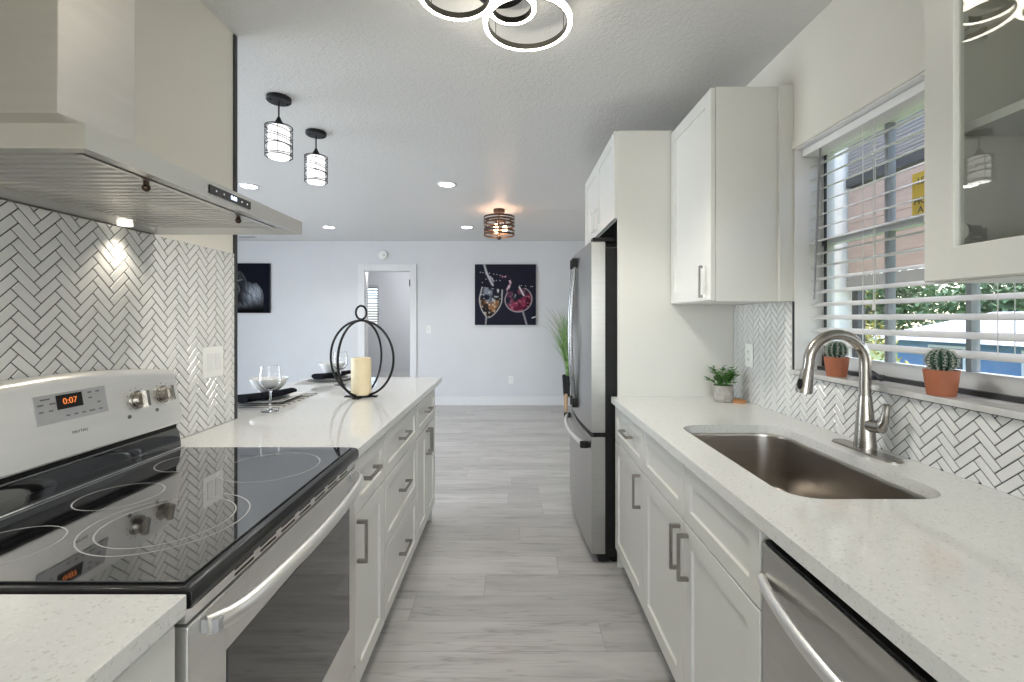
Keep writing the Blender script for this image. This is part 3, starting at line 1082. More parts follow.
FM = (FY0 + FY1) / 2
for y0, y1, s_ in ((FY0, FM - 0.003, -1), (FM + 0.003, FY1, 1)):
    d = obj('door', MB().prism(bowed(y0, y1), 'z', 0.712, 1.748, 0.004), M['steel_fridge'], t)
    yh = FM + s_ * 0.042
    mb = MB()
    pts = []
    for i in range(25):
        q = i / 24
        pts.append((0.398 - 0.026 * math.sin(PI * q), yh, 0.80 + 0.88 * q))
    mb.tube(pts, 0.0135, 14, flat=(0.8, 1.0))
    obj('handle', mb, M['handle_dark'], d)
    for z in (0.80, 1.68):
        obj('handle_mount', MB().box(0.378, 0.412, yh - 0.015, yh + 0.015, z - 0.03, z + 0.03, 0.006), M['black_plastic'], d)
d = obj('freezer_drawer', MB().prism(bowed(FY0, FY1), 'z', 0.055, 0.688, 0.004), M['steel_fridge'], t)
mb = MB()
pts = []
for i in range(25):
    q = i / 24
    pts.append((0.402 - 0.044 * math.sin(PI * q) ** 0.8, FY0 + 0.07 + 0.77 * q, 0.63))
mb.tube(pts, 0.015, 14, flat=(1.0, 0.75))
obj('handle', mb, M['steel_light'], d)
for y in (FY0 + 0.07, FY1 - 0.07):
    obj('handle_mount', MB().box(0.378, 0.424, y - 0.014, y + 0.014, 0.612, 0.648, 0.005), M['black_plastic'], d)
obj('gasket', MB().prism(bowed(FY0 + 0.004, FY1 - 0.004, 0.442, 0.03, 0.512), 'z', 0.687, 0.713).box(0.504, 0.513, FY0 + 0.006, FY1 - 0.006, 0.06, 1.735), M['black_plastic'], t)
for y in (FY0 + 0.012, FY1 - 0.072):
    obj('hinge_cover', MB().box(0.438, 0.56, y, y + 0.06, 1.7485, 1.772, 0.005), M['black_plastic'], t)
obj('base_grille', MB().box(0.47, 0.53, FY0 + 0.01, FY1 - 0.01, 0.012, 0.05), M['black_plastic'], t)
for y in (FY0 + 0.05, FY1 - 0.05):
    obj('foot', MB().cyl((0.56, y, 0.0), (0.56, y, 0.036), 0.022), M['black_plastic'], t)

# wall cabinet right of the panel
UY0, UY1, UZ0, UZ1 = 1.937, 2.429, 1.405, 2.318
t = thing('wall_cabinet', 'white single-door wall cabinet between the tall panel and the window', 'cabinet', (1.02, 2.18, UZ0))
obj('carcass', MB().box(0.868, WR - 0.001, UY0, UY1, UZ0, UZ1, 0.001), M['cab'], t)
d = front('door', t, 0.846, -1, UY0, UY1, UZ0 + 0.002, UZ1 - 0.001)
pull(d, 0.846, -1, 1.985, 1.492, True, 0.14, mat=M['chrome'])
obj('filler', MB().box(1.13, WR - 0.001, 1.918, UY0 - 0.0005, UZ0, UZ1), M['cab'], t)

# glass-door cabinet near right
t = thing('display_cabinet', 'wall cabinet with a glass door at the right edge beside the window', 'cabinet', (1.02, 0.6, UZ0))
GY0, GY1 = 0.28, 0.9355
mb = MB()
mb.box(0.868, WR - 0.001, GY1 - 0.018, GY1 - 0.001, UZ0, UZ1).box(0.868, WR - 0.001, GY0 + 0.001, GY0 + 0.018, UZ0, UZ1)
mb.box(0.868, WR - 0.001, GY0 + 0.018, GY1 - 0.018, UZ0, UZ0 + 0.018).box(0.868, WR - 0.001, GY0 + 0.018, GY1 - 0.018, UZ1 - 0.018, UZ1)
obj('carcass', mb, M['cab'], t)
obj('back_panel', MB().box(WR - 0.010, WR - 0.002, GY0 + 0.018, GY1 - 0.018, UZ0 + 0.018, UZ1 - 0.018).box(0.87, WR - 0.011, GY1 - 0.0195, GY1 - 0.0182, UZ0 + 0.019, UZ1 - 0.019), M['cab_in'], t)
obj('shelf', MB().box(0.895, WR - 0.012, GY0 + 0.02, GY1 - 0.021, 1.70, 1.717), M['cab'], t)
rl = 0.064
mb = MB()


def ringyz(x, i, z0=UZ0 + 0.002, z1=UZ1 - 0.002):
    return [(x, GY0 + i, z0 + i), (x, GY1 - i, z0 + i), (x, GY1 - i, z1 - i), (x, GY0 + i, z1 - i)]


mb.loft([ringyz(0.866, rl), ringyz(0.866, 0), ringyz(0.848, 0), ringyz(0.846, 0.002), ringyz(0.846, rl - 0.002), ringyz(0.848, rl), ringyz(0.866, rl)], True)
d = obj('door', mb, M['cab'], t)
obj('pane', MB().box(0.856, 0.8595, GY0 + rl - 0.006, GY1 - rl + 0.006, UZ0 + rl - 0.004, UZ1 - rl + 0.004), M['cab_pane'], d)
for z in (1.50, 1.90, 2.22):
    mb = MB()
    yh = GY1 - 0.0205
    mb.cyl((0.8665, yh - 0.035, z), (0.874, yh - 0.035, z), 0.017)
    mb.box(0.872, 0.90, yh - 0.045, yh - 0.004, z - 0.012, z + 0.012, 0.003)
    mb.box(0.90, 0.945, yh - 0.012, yh, z - 0.014, z + 0.014, 0.003)
    obj('hinge', mb, M['chrome'], d)

# ------------------------------------------------------------------ range
RY0, RY1 = 0.699, 1.461
RC = (RY0 + RY1) / 2
XG = -0.492
t = thing('kitchen_range', 'freestanding stainless steel electric range with black glass cooktop', 'range', (-0.8, RC, 0))
obj('body', MB().box(-1.13, -0.535, RY0 + 0.004, RY1 - 0.004, 0.03, 0.882).box(-1.08, -0.6, RY0 + 0.03, RY1 - 0.03, 0, 0.03), M['black_enamel'], t)
# cooktop: enamel frame with rolled front edge, glass plate
prof = [(-1.07, 0.8825), (-0.505, 0.8825), (-0.494, 0.886), (-0.4905, 0.896), (-0.4915, 0.908), (-0.497, 0.9155), (-0.508, 0.9185), (-1.07, 0.9185)]
obj('cooktop_frame', MB().prism(prof, 'y', RY0, RY1, 0.003), M['black_enamel'], t)
cg = obj('cooktop_glass', MB().box(-1.045, -0.512, RY0 + 0.012, RY1 - 0.012, 0.9187, 0.9225, 0.0012), M['black_glass'], t)
zc = 0.9227


def flat_ring(mb, cx, cy, r, w_):
    n = 72
    mb.loft([[(cx + q * math.cos(2 * PI * i / n), cy + q * math.sin(2 * PI * i / n), zc) for i in range(n)] for q in (r - w_, r)], True)


for cx, cy, rs in ((-0.695, 0.925, (0.142, 0.116)), (-0.668, 1.262, (0.126,)), (-0.915, 0.815, (0.086,)), (-0.905, 1.052, (0.083,)), (-0.915, 1.30, (0.086,))):
    mb = MB()
    for r in rs:
        flat_ring(mb, cx, cy, r, 0.0028)
    obj('burner_ring', mb, M['ring_mark'], cg, normals=False)
obj('trim_rail', MB().box(-1.058, -1.047, RY0 + 0.004, RY1 - 0.004, 0.9186, 0.927, 0.002), M['chrome'], t)
# backguard
rb = [(-1.07, 0.9186), (-1.058, 0.9186), (-1.059, 0.94), (-1.063, 0.965), (-1.072, 0.984), (-1.14, 0.986), (-1.14, 0.9186)]
obj('riser', MB().prism(rb, 'y', RY0 + 0.006, RY1 - 0.006), M['black_glass'], t)
obj('gap_strip', MB().box(-1.13, -1.070, RY0 + 0.01, RY1 - 0.01, 0.9845, 1.001), M['black_plastic'], t)
# slanted face with a crowned top edge
PA = Vector((-1.052, 0, 1.004))
PB = Vector((-1.077, 0, 1.150))
UPV = (PB - PA).normalized()
NV = Vector((UPV.z, 0, -UPV.x))
L = []
nsec = 24
for i in range(nsec + 1):
    q = 2 * i / nsec - 1
    y = RC + q * ((RY1 - RY0) / 2 + 0.002)
    cr = 0.026 * (1 - q * q)
    e = 0.007 * max(0.0, abs(q) - 0.97) / 0.03
    T = PB + UPV * cr
    sec = [(PA.x - 0.014 - e, 1.0005), (PA.x - 0.002 - e, 1.0015), (PA.x - e, PA.z + 0.004), (T.x - e, T.z), (T.x - 0.005 - e, T.z + 0.010), (T.x - 0.016 - e, T.z + 0.0165), (T.x - 0.03, T.z + 0.018), (-1.143, T.z + 0.018), (-1.143, 1.0005)]
    L.append([(a_, y, b_) for a_, b_ in sec])
bgd = obj('backguard', MB().loft(L, True, True, True), M['steel_light'], t)


def face(y, h, d=0.0):
    p = PA + UPV * h + NV * d
    return Vector((p.x, y, p.z))


def slab_on_face(y0, y1, h0, h1, d0, d1):
    mb = MB()
    lo = [face(y0, h0, d0), face(y1, h0, d0), face(y1, h1, d0), face(y0, h1, d0)]
    hi = [face(y0, h0, d1), face(y1, h0, d1), face(y1, h1, d1), face(y0, h1, d1)]
    return mb.loft([lo, hi], True, True, True)


pn = obj('control_panel', slab_on_face(1.02, 1.20, 0.086, 0.153, 0.0002, 0.003), M['panel_grey'], bgd)
scr = obj('display', slab_on_face(1.070, 1.134, 0.114, 0.148, 0.0031, 0.0042), M['black_plastic'], bgd)
text_mesh('0:07', 0.021, M['lcd_orange'], 'digits', bgd, face(1.102, 0.131, 0.0046), (0, 1, 0), UPV)
for y, h, wd in ((1.012, 0.098, 0.022), (1.0, 0.086, 0.014), (1.028, 0.086, 0.014), (1.0, 0.070, 0.010), (1.022, 0.070, 0.010), (1.122, 0.098, 0.010), (1.144, 0.098, 0.010), (1.122, 0.084, 0.010), (1.144, 0.070, 0.010),
                 (1.06, 0.052, 0.010), (1.08, 0.052, 0.010), (1.10, 0.052, 0.010), (1.122, 0.052, 0.016), (1.146, 0.052, 0.010)):
    obj('button_print', slab_on_face(y + 0.033 - wd / 2, y + 0.033 + wd / 2, h + 0.045 - 0.0018, h + 0.045 + 0.0018, 0.0031, 0.0034), M['print_dark'], pn)
text_mesh('MAYTAG', 0.0100, M['print_dark'], 'brand_lettering', bgd, face(1.118, 0.053, 0.0006), (0, 1, 0), UPV)
for y in (0.77, 0.865, 1.297, 1.392):
    c0 = face(y, 0.098, 0.0005)
    mb = MB()
    mb.cyl(c0, c0 + NV * 0.006, 0.027, 0.026, 28)
    mb.cyl(c0 + NV * 0.006, c0 + NV * 0.021, 0.0225, 0.020, 28)
    lo = [face(y - 0.0065, 0.074, 0.02), face(y + 0.0065, 0.074, 0.02), face(y + 0.0065, 0.122, 0.02), face(y - 0.0065, 0.122, 0.02)]
    hi = [face(y - 0.005, 0.076, 0.034), face(y + 0.005, 0.076, 0.034), face(y + 0.005, 0.120, 0.034), face(y - 0.005, 0.120, 0.034)]
    mb.loft([lo, hi], True, True, True)
    kn = obj('knob', mb, M['nickel'], bgd)
    mb = MB()
    for i in range(9):
        a = R(-130 + 260 * i / 8)
        p = c0 + Vector((0, 1, 0)) * 0.034 * math.sin(a) + UPV * 0.034 * math.cos(a)
        mb.sphere(p, 0.0016, 6, 4)
    obj('knob_marks', mb, M['print_dark'], bgd)
for y in (1.262, 1.36):
    c0 = face(y, 0.056, 0.0)
    obj('indicator_lamp', MB().cyl(c0, c0 + NV * 0.003, 0.0055, 0.005, 14), M['print_dark'], bgd)
# front: vent trim, oven door, drawer
mb = MB()
mb.box(-0.535, -0.505, RY0 + 0.006, RY1 - 0.006, 0.858, 0.8815, 0.002)
vt = obj('vent_trim', mb, M['steel_light'], t)
for i in range(7):
    y = RY0 + 0.13 + i * 0.084
    obj('vent_slot', MB().box(-0.506, -0.5042, y, y + 0.06, 0.8735, 0.8775).box(-0.506, -0.5042, y, y + 0.06, 0.8635, 0.8675), M['black_plastic'], vt)
YW0, YW1, ZW0, ZW1 = 0.80, 1.40, 0.375, 0.752
mb = MB()
xo, xi = -0.5005, -0.535


def rect(x, y0, y1, z0, z1):
    return [(x, y0, z0), (x, y1, z0), (x, y1, z1), (x, y0, z1)]


def rwin(x, ins):
    return [(x, p[0], p[1]) for p in rrect(YW0 + ins, YW1 - ins, ZW0 + ins, ZW1 - ins, 0.02, 4)]


# steel skin around the window: four boxes flush with the glass
mb.box(xi, xo, RY0 + 0.004, YW0, 0.225, 0.855, 0.004).box(xi, xo, YW1, RY1 - 0.004, 0.225, 0.855, 0.004)
mb.box(xi, xo, YW0 - 0.005, YW1 + 0.005, 0.225, ZW0).box(xi, xo, YW0 - 0.005, YW1 + 0.005, ZW1, 0.855)
od = obj('oven_door', mb, M['steel_light'], t)
obj('oven_window', MB().box(-0.53, -0.4995, YW0, YW1, ZW0, ZW1, 0.002), M['oven_glass'], od)
mb = MB()
pts = []
for i in range(29):
    q = i / 28
    pts.append((-0.4625 + 0.022 * math.sin(PI * q) - 0.030 * (abs(2 * q - 1) ** 14), RY0 + 0.035 + (RY1 - RY0 - 0.07) * q, 0.838))
mb.tube(pts, 0.0165, 16, flat=(1.0, 0.8))
obj('handle', mb, M['steel_light'], od)
for y in (RY0 + 0.03, RY1 - 0.055):
    obj('handle_mount', MB().box(-0.501, -0.47, y, y + 0.022, 0.826, 0.850, 0.004), M['panel_grey'], od)
obj('storage_drawer', MB().box(-0.535, -0.502, RY0 + 0.004, RY1 - 0.004, 0.06, 0.218, 0.006), M['steel_light'], t)

# ------------------------------------------------------------------ hood
HX, HY0, HY1, HZ0, HZ1 = -0.676, 0.72, 1.466, 1.602, 1.642
XW = -1.1545
t = thing('range_hood', 'stainless steel chimney range hood over the range with small lit display', 'range hood', (-0.9, 1.09, HZ0))
mb = MB()
bt = 0.012
# outer lip skin, canopy pyramid up to the chimney base
CX, CY0, CY1, CZ = -0.963, 0.965, 1.164, 1.769
lip0 = [(XW, HY0, HZ0), (HX, HY0, HZ0), (HX, HY1, HZ0), (XW, HY1, HZ0)]
lip1 = [(p[0], p[1], HZ1) for p in lip0]
chm = [(XW, CY0, CZ), (CX, CY0, CZ), (CX, CY1, CZ), (XW, CY1, CZ)]
inn0 = [(XW + 0.05, HY0 + 0.055, HZ0 + 0.012), (HX - 0.055, HY0 + 0.055, HZ0 + 0.012), (HX - 0.055, HY1 - 0.055, HZ0 + 0.012), (XW + 0.05, HY1 - 0.055, HZ0 + 0.012)]
inn1 = [(p[0], p[1], HZ0 + 0.03) for p in inn0]
mb.loft([inn1, inn0, lip0, lip1, chm], True, True, True)
can = obj('canopy', mb, M['steel_h'], t, smooth=0)
obj('chimney', MB().box(XW, CX, CY0, CY1, CZ - 0.001, CEIL - 0.002, 0.003), M['steel_chimney'], t)
n = 24
yy0, yy1 = HY0 + 0.058, HY1 - 0.058
pitch = (yy1 - yy0) / n
for half in (0, 1):
    mb = MB()
    for i in range(half * n // 2, (half + 1) * n // 2):
        y = yy0 + i * pitch
        mb.prism([(y + 0.001, HZ0 + 0.0215), (y + 0.004, HZ0 + 0.010), (y + pitch - 0.012, HZ0 + 0.010), (y + pitch - 0.009, HZ0 + 0.0215)], 'x', XW + 0.075, HX - 0.07)
    a, b = yy0 + half * (yy1 - yy0) / 2, yy0 + (half + 1) * (yy1 - yy0) / 2
    mb.box(XW + 0.053, XW + 0.075, a, b, HZ0 + 0.010, HZ0 + 0.022).box(HX - 0.07, HX - 0.058, a, b, HZ0 + 0.010, HZ0 + 0.022)
    fl = obj('baffle_filter', mb, M['steel_h'], t, smooth=0)
    yk = (a + b) / 2
    obj('filter_knob', MB().cyl((-0.752, yk, HZ0 + 0.014), (-0.752, yk, HZ0 + 0.001), 0.005).sphere((-0.752, yk, HZ0 - 0.001), 0.0078), M['bronze'], fl)
obj('filter_backing', MB().box(XW + 0.052, HX - 0.057, yy0 - 0.002, yy1 + 0.002, HZ0 + 0.0225, HZ0 + 0.029), M['dark_trim'], t)
for y in (0.86, 1.32):
    obj('hood_lamp', MB().cyl((-1.122, y, HZ0 + 0.0075), (-1.122, y, HZ0 - 0.001), 0.018), M['hood_led'], t)
    l = bpy.data.lights.new('hood_lamp_beam', 'SPOT')
    l.energy = 2.2
    l.color = (1.0, 0.90, 0.74)
    l.spot_size = R(110)
    l.spot_blend = 0.8
    l.shadow_soft_size = 0.018
    o = bpy.data.objects.new('hood_lamp_beam', l)
    COL.objects.link(o)
    o.location = (-1.115, y, HZ0 - 0.012)
    o.rotation_euler = (0, R(-8), 0)
dp = obj('control_display', MB().box(HX + 0.0002, HX + 0.0025, 1.015, 1.174, 1.613, 1.632), M['black_enamel'], t)
text_mesh('0:00', 0.0135, M['lcd_blue'], 'digits', dp, (HX + 0.003, 1.102, 1.6225), (0, 1, 0), (0, 0, 1))
for y in (1.037, 1.065, 1.135, 1.158):
    obj('touch_mark', MB().cyl((HX + 0.0025, y, 1.6225), (HX + 0.003, y, 1.6225), 0.0022, n=10), M['plate_white'], dp)


# ------------------------------------------------------------------ plates on walls
def wall_plate(name, label, cat, axis, pos, nrm, gangs, kind, group=None):
    """pos = centre on the wall; axis = horizontal direction along the wall"""
    t = thing(name, label, cat, pos, group)
    ax = Vector(axis)
    nv = Vector(nrm)
    up = Vector((0, 0, 1))
    P = Vector(pos)

    def bx(mb, u0, u1, v0, v1, d0, d1):
        lo = [P + ax * u + up * v + nv * d0 for u, v in ((u0, v0), (u1, v0), (u1, v1), (u0, v1))]
        hi = [P + ax * u + up * v + nv * d1 for u, v in ((u0, v0), (u1, v0), (u1, v1), (u0, v1))]
        mb.loft([lo, hi], True, True, True)
        return mb
    w_ = 0.035 + 0.023 * (gangs - 1)
    lo = [P + ax * u + up * v + nv * 0.0002 for u, v in rrect(-w_, w_, -0.058, 0.058, 0.004, 3)]
    mid = [P + ax * u + up * v + nv * 0.003 for u, v in rrect(-w_, w_, -0.058, 0.058, 0.004, 3)]
    hi = [P + ax * u + up * v + nv * 0.005 for u, v in rrect(-w_ + 0.003, w_ - 0.003, -0.055, 0.055, 0.004, 3)]
    obj('cover_plate', MB().loft([lo, mid, hi], True, True, True), M['plate_white'], t)
    for g in range(gangs):
        c = (g - (gangs - 1) / 2) * 0.046
        if kind == 'rocker':
            obj('rocker', bx(MB(), c - 0.016, c + 0.016, -0.033, 0.033, 0.0052, 0.008), M['trim'], t)
        else:
            fc = obj('receptacle', bx(MB(), c - 0.016, c + 0.016, -0.033, 0.033, 0.0052, 0.0068), M['plate_white'], t)
            mb = MB()
            for v in (-0.018, 0.018):
                bx(mb, c - 0.008, c - 0.005, v - 0.004, v + 0.005, 0.0068, 0.0072)
                bx(mb, c + 0.005, c + 0.008, v - 0.004, v + 0.005, 0.0068, 0.0072)
                bx(mb, c - 0.002, c + 0.002, v - 0.010, v - 0.006, 0.0068, 0.0072)
            obj('slots', mb, M['print_dark'], fc)
    return t


wall_plate('light_switch', 'white double rocker switch plate on the herringbone tile above the range corner', 'switch', (0, 1, 0), (XL + 0.0006, 1.748, 1.165), (1, 0, 0), 2, 'rocker')
wall_plate('wall_outlet', 'white outlet on the herringbone tile under the wall cabinet', 'outlet', (0, -1, 0), (XR - 0.0006, 2.26, 1.148), (-1, 0, 0), 1, 'outlet')
wall_plate('light_switch', 'white single switch on the far wall right of the doorway', 'switch', (1, 0, 0), (-1.275, YB - 0.0005, 1.16), (0, -1, 0), 1, 'rocker')
wall_plate('wall_outlet', 'white outlet low on the far wall below the wine picture', 'outlet', (1, 0, 0), (-0.02, YB - 0.0005, 0.39), (0, -1, 0), 1, 'outlet')

# ------------------------------------------------------------------ small things on the right
def cactus_pot(loc, label):

    def shrink(m_):
        for v in m_.bm.verts:
            v.co.x = loc[0] + (v.co.x - loc[0]) * 0.84
            v.co.y = loc[1] + (v.co.y - loc[1]) * 0.84
            v.co.z = loc[2] + (v.co.z - loc[2]) * 0.90
    t = thing('potted_cactus', label, 'cactus', loc, 'cactus pots on the window sill')
    mb = MB().lathe([(0.0, 0.0005), (0.036, 0.0005), (0.0375, 0.003), (0.046, 0.068), (0.0475, 0.078), (0.046, 0.080), (0.043, 0.079), (0.041, 0.068), (0.0, 0.068)], loc, 32)
    shrink(mb)
    obj('pot', mb, M['terracotta'], t)
    sb = MB().lathe([(0.0, 0.0685), (0.0405, 0.0685), (0.039, 0.074), (0.0, 0.076)], loc, 24)
    shrink(sb)
    obj('soil', sb, M['soil'], t)
    mb = MB()
    ribs, nn, mm = 12, 96, 14
    cz = loc[2] + 0.108
    rows = []
    for j in range(mm + 1):
        ph = PI * j / mm
        row = []
        for i in range(nn):
            th = 2 * PI * i / nn
            rib = 1 + 0.10 * (abs(math.cos(ribs * th / 2)) * 2 - 1)
            r_ = max(0.0365 * math.sin(ph) * rib, 1e-5)
            row.append((loc[0] + r_ * math.cos(th), loc[1] + r_ * math.sin(th), cz - 0.036 * math.cos(ph)))
        rows.append(row)
    mb.loft(rows)
    shrink(mb)
    c = obj('cactus', mb, M['cactus'], t, smooth=60)
    mb = MB()
    rnd = random.Random(3)
    for k in range(ribs):
        th = 2 * PI * k / ribs
        for j in range(2, 12):
            ph = PI * j / 13
            r_ = 0.0365 * math.sin(ph) * 1.1
            p = Vector((loc[0] + r_ * math.cos(th), loc[1] + r_ * math.sin(th), cz - 0.036 * math.cos(ph)))
            nv = Vector((math.cos(th) * math.sin(ph), math.sin(th) * math.sin(ph), -math.cos(ph)))
            for q in range(7):
                d_ = (nv * 0.6 + Vector((rnd.uniform(-1, 1), rnd.uniform(-1, 1), rnd.uniform(-1, 1))) * 0.9).normalized()
                mb.cyl(p - nv * 0.001, p + d_ * 0.0085, 0.0008, 0.0003, 4)
    shrink(mb)
    obj('spines', mb, M['spine'], c, smooth=0)
    return t


ZSILL = WZ0
cactus_pot((1.196, 1.268, ZSILL), 'cactus in terracotta pot on the sill, nearer one at right')
ct = [o for o in COL.objects if o.name.startswith('potted_cactus')][0]
dup(ct, (1.198, 1.68, ZSILL), 'cactus in terracotta pot on the sill, seen inside the faucet arch', 'cactus pots on the window sill')

# herb in grey pot
c = (1.068, 2.300, CT)
t = thing('potted_plant', 'small green leafy plant in a weathered grey pot on the worktop', 'plant', c)
obj('pot', MB().lathe([(0.0, 0.0006), (0.043, 0.0006), (0.047, 0.004), (0.048, 0.03), (0.047, 0.074), (0.048, 0.08), (0.045, 0.082), (0.043, 0.079), (0.042, 0.07), (0.0, 0.07)], c, 32), M['concrete'], t)
obj('soil', MB().lathe([(0.0, 0.0703), (0.0418, 0.0703), (0.04, 0.074), (0.0, 0.076)], c, 24), M['soil'], t)
rnd = random.Random(7)
ml, ms_ = MB(), MB()


def leafq(mb, p, d, L, wd, up=Vector((0, 0, 1))):
    d = d.normalized()
    a = d.cross(up)
    if a.length < 1e-3:
        a = Vector((1, 0, 0))
    a.normalize()
    nrm = a.cross(d)
    pts = [p, p + d * L * 0.35 + a * wd * 0.5 + nrm * L * 0.06, p + d * L * 0.7 + a * wd * 0.42 + nrm * L * 0.04, p + d * L - nrm * L * 0.08,
           p + d * L * 0.7 - a * wd * 0.42 + nrm * L * 0.04, p + d * L * 0.35 - a * wd * 0.5 + nrm * L * 0.06]
    mid1 = p + d * L * 0.35 - nrm * L * 0.03
    mid2 = p + d * L * 0.7 - nrm * L * 0.03
    v = [mb.bm.verts.new(q) for q in pts + [mid1, mid2]]
    for f in ((0, 1, 6), (1, 2, 7, 6), (2, 3, 7), (3, 4, 7), (4, 5, 6, 7), (5, 0, 6)):
        mb.bm.faces.new([v[i] for i in f])


for k in range(46):
    a = rnd.uniform(0, 2 * PI)
    rr = rnd.uniform(0.0, 0.03)
    p0 = Vector((c[0] + rr * math.cos(a), c[1] + rr * math.sin(a), CT + 0.073))
    sp = rnd.uniform(0.01, 0.075)
    h = rnd.uniform(0.03, 0.10)
    p1 = p0 + Vector((math.cos(a) * sp, math.sin(a) * sp, h))
    pm = p0.lerp(p1, 0.5) + Vector((0, 0, h * 0.15))
    ms_.tube([p0, pm, p1], 0.0011, 5)
    for q in range(7):
        tq = 0.4 + 0.6 * q / 6
        pp = p0.lerp(p1, tq) + Vector((0, 0, h * 0.15 * (1 - abs(2 * tq - 1))))
        aa = a + rnd.uniform(-2.0, 2.0)
        if pp.x > 1.13:
            continue
        leafq(ml, pp, Vector((math.cos(aa), math.sin(aa), rnd.uniform(-0.2, 0.7))), rnd.uniform(0.018, 0.03), rnd.uniform(0.010, 0.016))
for v in ml.bm.verts:
    v.co.x = min(v.co.x, 1.172)
    v.co.y = min(v.co.y, 2.425)
obj('stems', ms_, M['leaf'], t)
obj('leaves', ml, M['leaf'], t, normals=False)
mb = MB()
pl = [(1.128 + 0.030 * math.cos(2 * PI * i / 20) * (1 + 0.2 * math.sin(3 * i)), 2.262 + 0.036 * math.sin(2 * PI * i / 20)) for i in range(20)]
mb.loft([[(x, y, CT + 0.0006) for x, y in pl], [(x, y, CT + 0.012) for x, y in pl], [(1.128 + (x - 1.128) * 0.8, 2.262 + (y - 2.262) * 0.8, CT + 0.016) for x, y in pl]], True, True, True)
tag(obj('wood_piece', mb, M['wood_orange'], at=(1.128, 2.262, CT)), 'small flat orange-brown piece lying beside the grey plant pot', 'ornament')

# ------------------------------------------------------------------ things on the peninsula
LX, LY = -0.805, 2.43
t = thing('candle_lantern', 'black metal lantern of two crossed hoops with a small ring on top', 'lantern', (LX, LY, CT))
for ang in (75, -19):
    mb = MB()
    a = R(ang)
    r_, cz = 0.200, CT + 0.2065
    pts = [(LX + r_ * math.cos(q) * math.cos(a), LY + r_ * math.cos(q) * math.sin(a), cz + r_ * math.sin(q)) for q in [2 * PI * i / 80 for i in range(80)]]
    mb.tube(pts, 0.0062, 8, closed=True)
    obj('hoop', mb, M['black_metal'], t)
mb = MB()
pts = [(LX + 0.036 * math.cos(q) * 0.5, LY + 0.036 * math.cos(q) * 0.866, CT + 0.449 + 0.036 * math.sin(q)) for q in [2 * PI * i / 40 for i in range(40)]]
mb.tube(pts, 0.0055, 8, closed=True)
obj('top_ring', mb, M['black_metal'], t)
mb = MB()
mb.box(LX - 0.085, LX + 0.085, LY - 0.018, LY + 0.018, CT + 0.0006, CT + 0.005).box(LX - 0.018, LX + 0.018, LY - 0.085, LY + 0.085, CT + 0.0006, CT + 0.005)
mb.lathe([(0, 0.005), (0.058, 0.005), (0.06, 0.008), (0.058, 0.0125), (0, 0.0125)], (LX, LY, CT), 32)
obj('base', mb, M['black_metal'], t)
t = thing('pillar_candle', 'ivory pillar candle standing inside the black hoop lantern', 'candle', (LX, LY, CT + 0.013))
obj('wax', MB().lathe([(0.0, 0.0), (0.051, 0.0), (0.052, 0.003), (0.052, 0.186), (0.049, 0.194), (0.044, 0.192), (0.036, 0.180), (0.0, 0.178)], (LX, LY, CT + 0.013), 40), M['wax'], t)
obj('wick', MB().cyl((LX, LY, CT + 0.19), (LX + 0.001, LY, CT + 0.203), 0.0012, n=6), M['wick'], t)

# place settings: mat, plate, napkin, bowl, wine glass; the second 0.81 m further along
def placemat_mat():
    m = bpy.data.materials.new('striped_woven_placemat')
    m.use_nodes = True
    nt = m.node_tree
    b = nt.nodes['Principled BSDF']
    tc = nd(m, 'ShaderNodeTexCoord')
    sp = nd(m, 'ShaderNodeSeparateXYZ')
    nt.links.new(tc.outputs['Object'], sp.inputs[0])
    ml_ = nd(m, 'ShaderNodeMath', operation='MULTIPLY')
    ml_.inputs[1].default_value = 20.0
    nt.links.new(sp.outputs['Y'], ml_.inputs[0])
    fr = nd(m, 'ShaderNodeMath', operation='FRACT')
    nt.links.new(ml_.outputs[0], fr.inputs[0])
    r = nd(m, 'ShaderNodeValToRGB')
    r.color_ramp.interpolation = 'CONSTANT'
    e = r.color_ramp.elements
    e[0].color = (0.06, 0.055, 0.05, 1)
    e[1].position = 0.42
    e[1].color = (0.55, 0.54, 0.52, 1)
    nt.links.new(fr.outputs[0], r.inputs[0])
    nt.links.new(r.outputs[0], b.inputs['Base Color'])
    b.inputs['Roughness'].default_value = 0.7
    return m


M['mat'] = placemat_mat()
PXC, PYC = -1.235, 2.30
items = []
o = tag(obj('placemat', MB().box(PXC - 0.155, PXC + 0.155, PYC - 0.225, PYC + 0.225, CT + 0.0006, CT + 0.0036, 0.001), M['mat'], at=(PXC, PYC, CT)), 'striped placemat of the nearer place setting beside the tiled wall end', 'placemat', 'placemats on the peninsula')
items.append((o, 'striped placemat of the farther place setting behind the lantern'))
zp = CT + 0.0041
mb = MB()


def sq(r, z, cx=PXC, cy=PYC + 0.01):
    return [(x, y, z) for x, y in rrect(cx - r, cx + r, cy - r, cy + r, 0.02, 4)]


mb.loft([sq(0.085, zp), sq(0.088, zp + 0.004), sq(0.134, zp + 0.015), sq(0.136, zp + 0.018), sq(0.132, zp + 0.0175), sq(0.088, zp + 0.0075), sq(0.08, zp + 0.007)], True, True, True)
o = tag(obj('dinner_plate', mb, M['porcelain'], at=(PXC, PYC, zp)), 'square white plate of the nearer place setting, under the black napkin', 'plate', 'square plates on the peninsula')
items.append((o, 'square white plate of the farther place setting behind the lantern'))
t = thing('cloth_napkin', 'folded black napkin across the nearer plate under the white bowl', 'napkin', (PXC, PYC, zp + 0.02), 'napkins on the plates')
mb = MB()
pts, rr = [], []
for i in range(15):
    q = i / 14
    pts.append((-1.262 + 0.116 * q, 2.115 + 0.265 * q, zp + 0.040 - 0.004 * math.sin(PI * q)))
    rr.append(0.040 - 0.016 * q)
mb.tube(pts, rr, 14, flat=(0.5, 1.3))
obj('roll', mb, M['napkin'], t)
mb = MB()
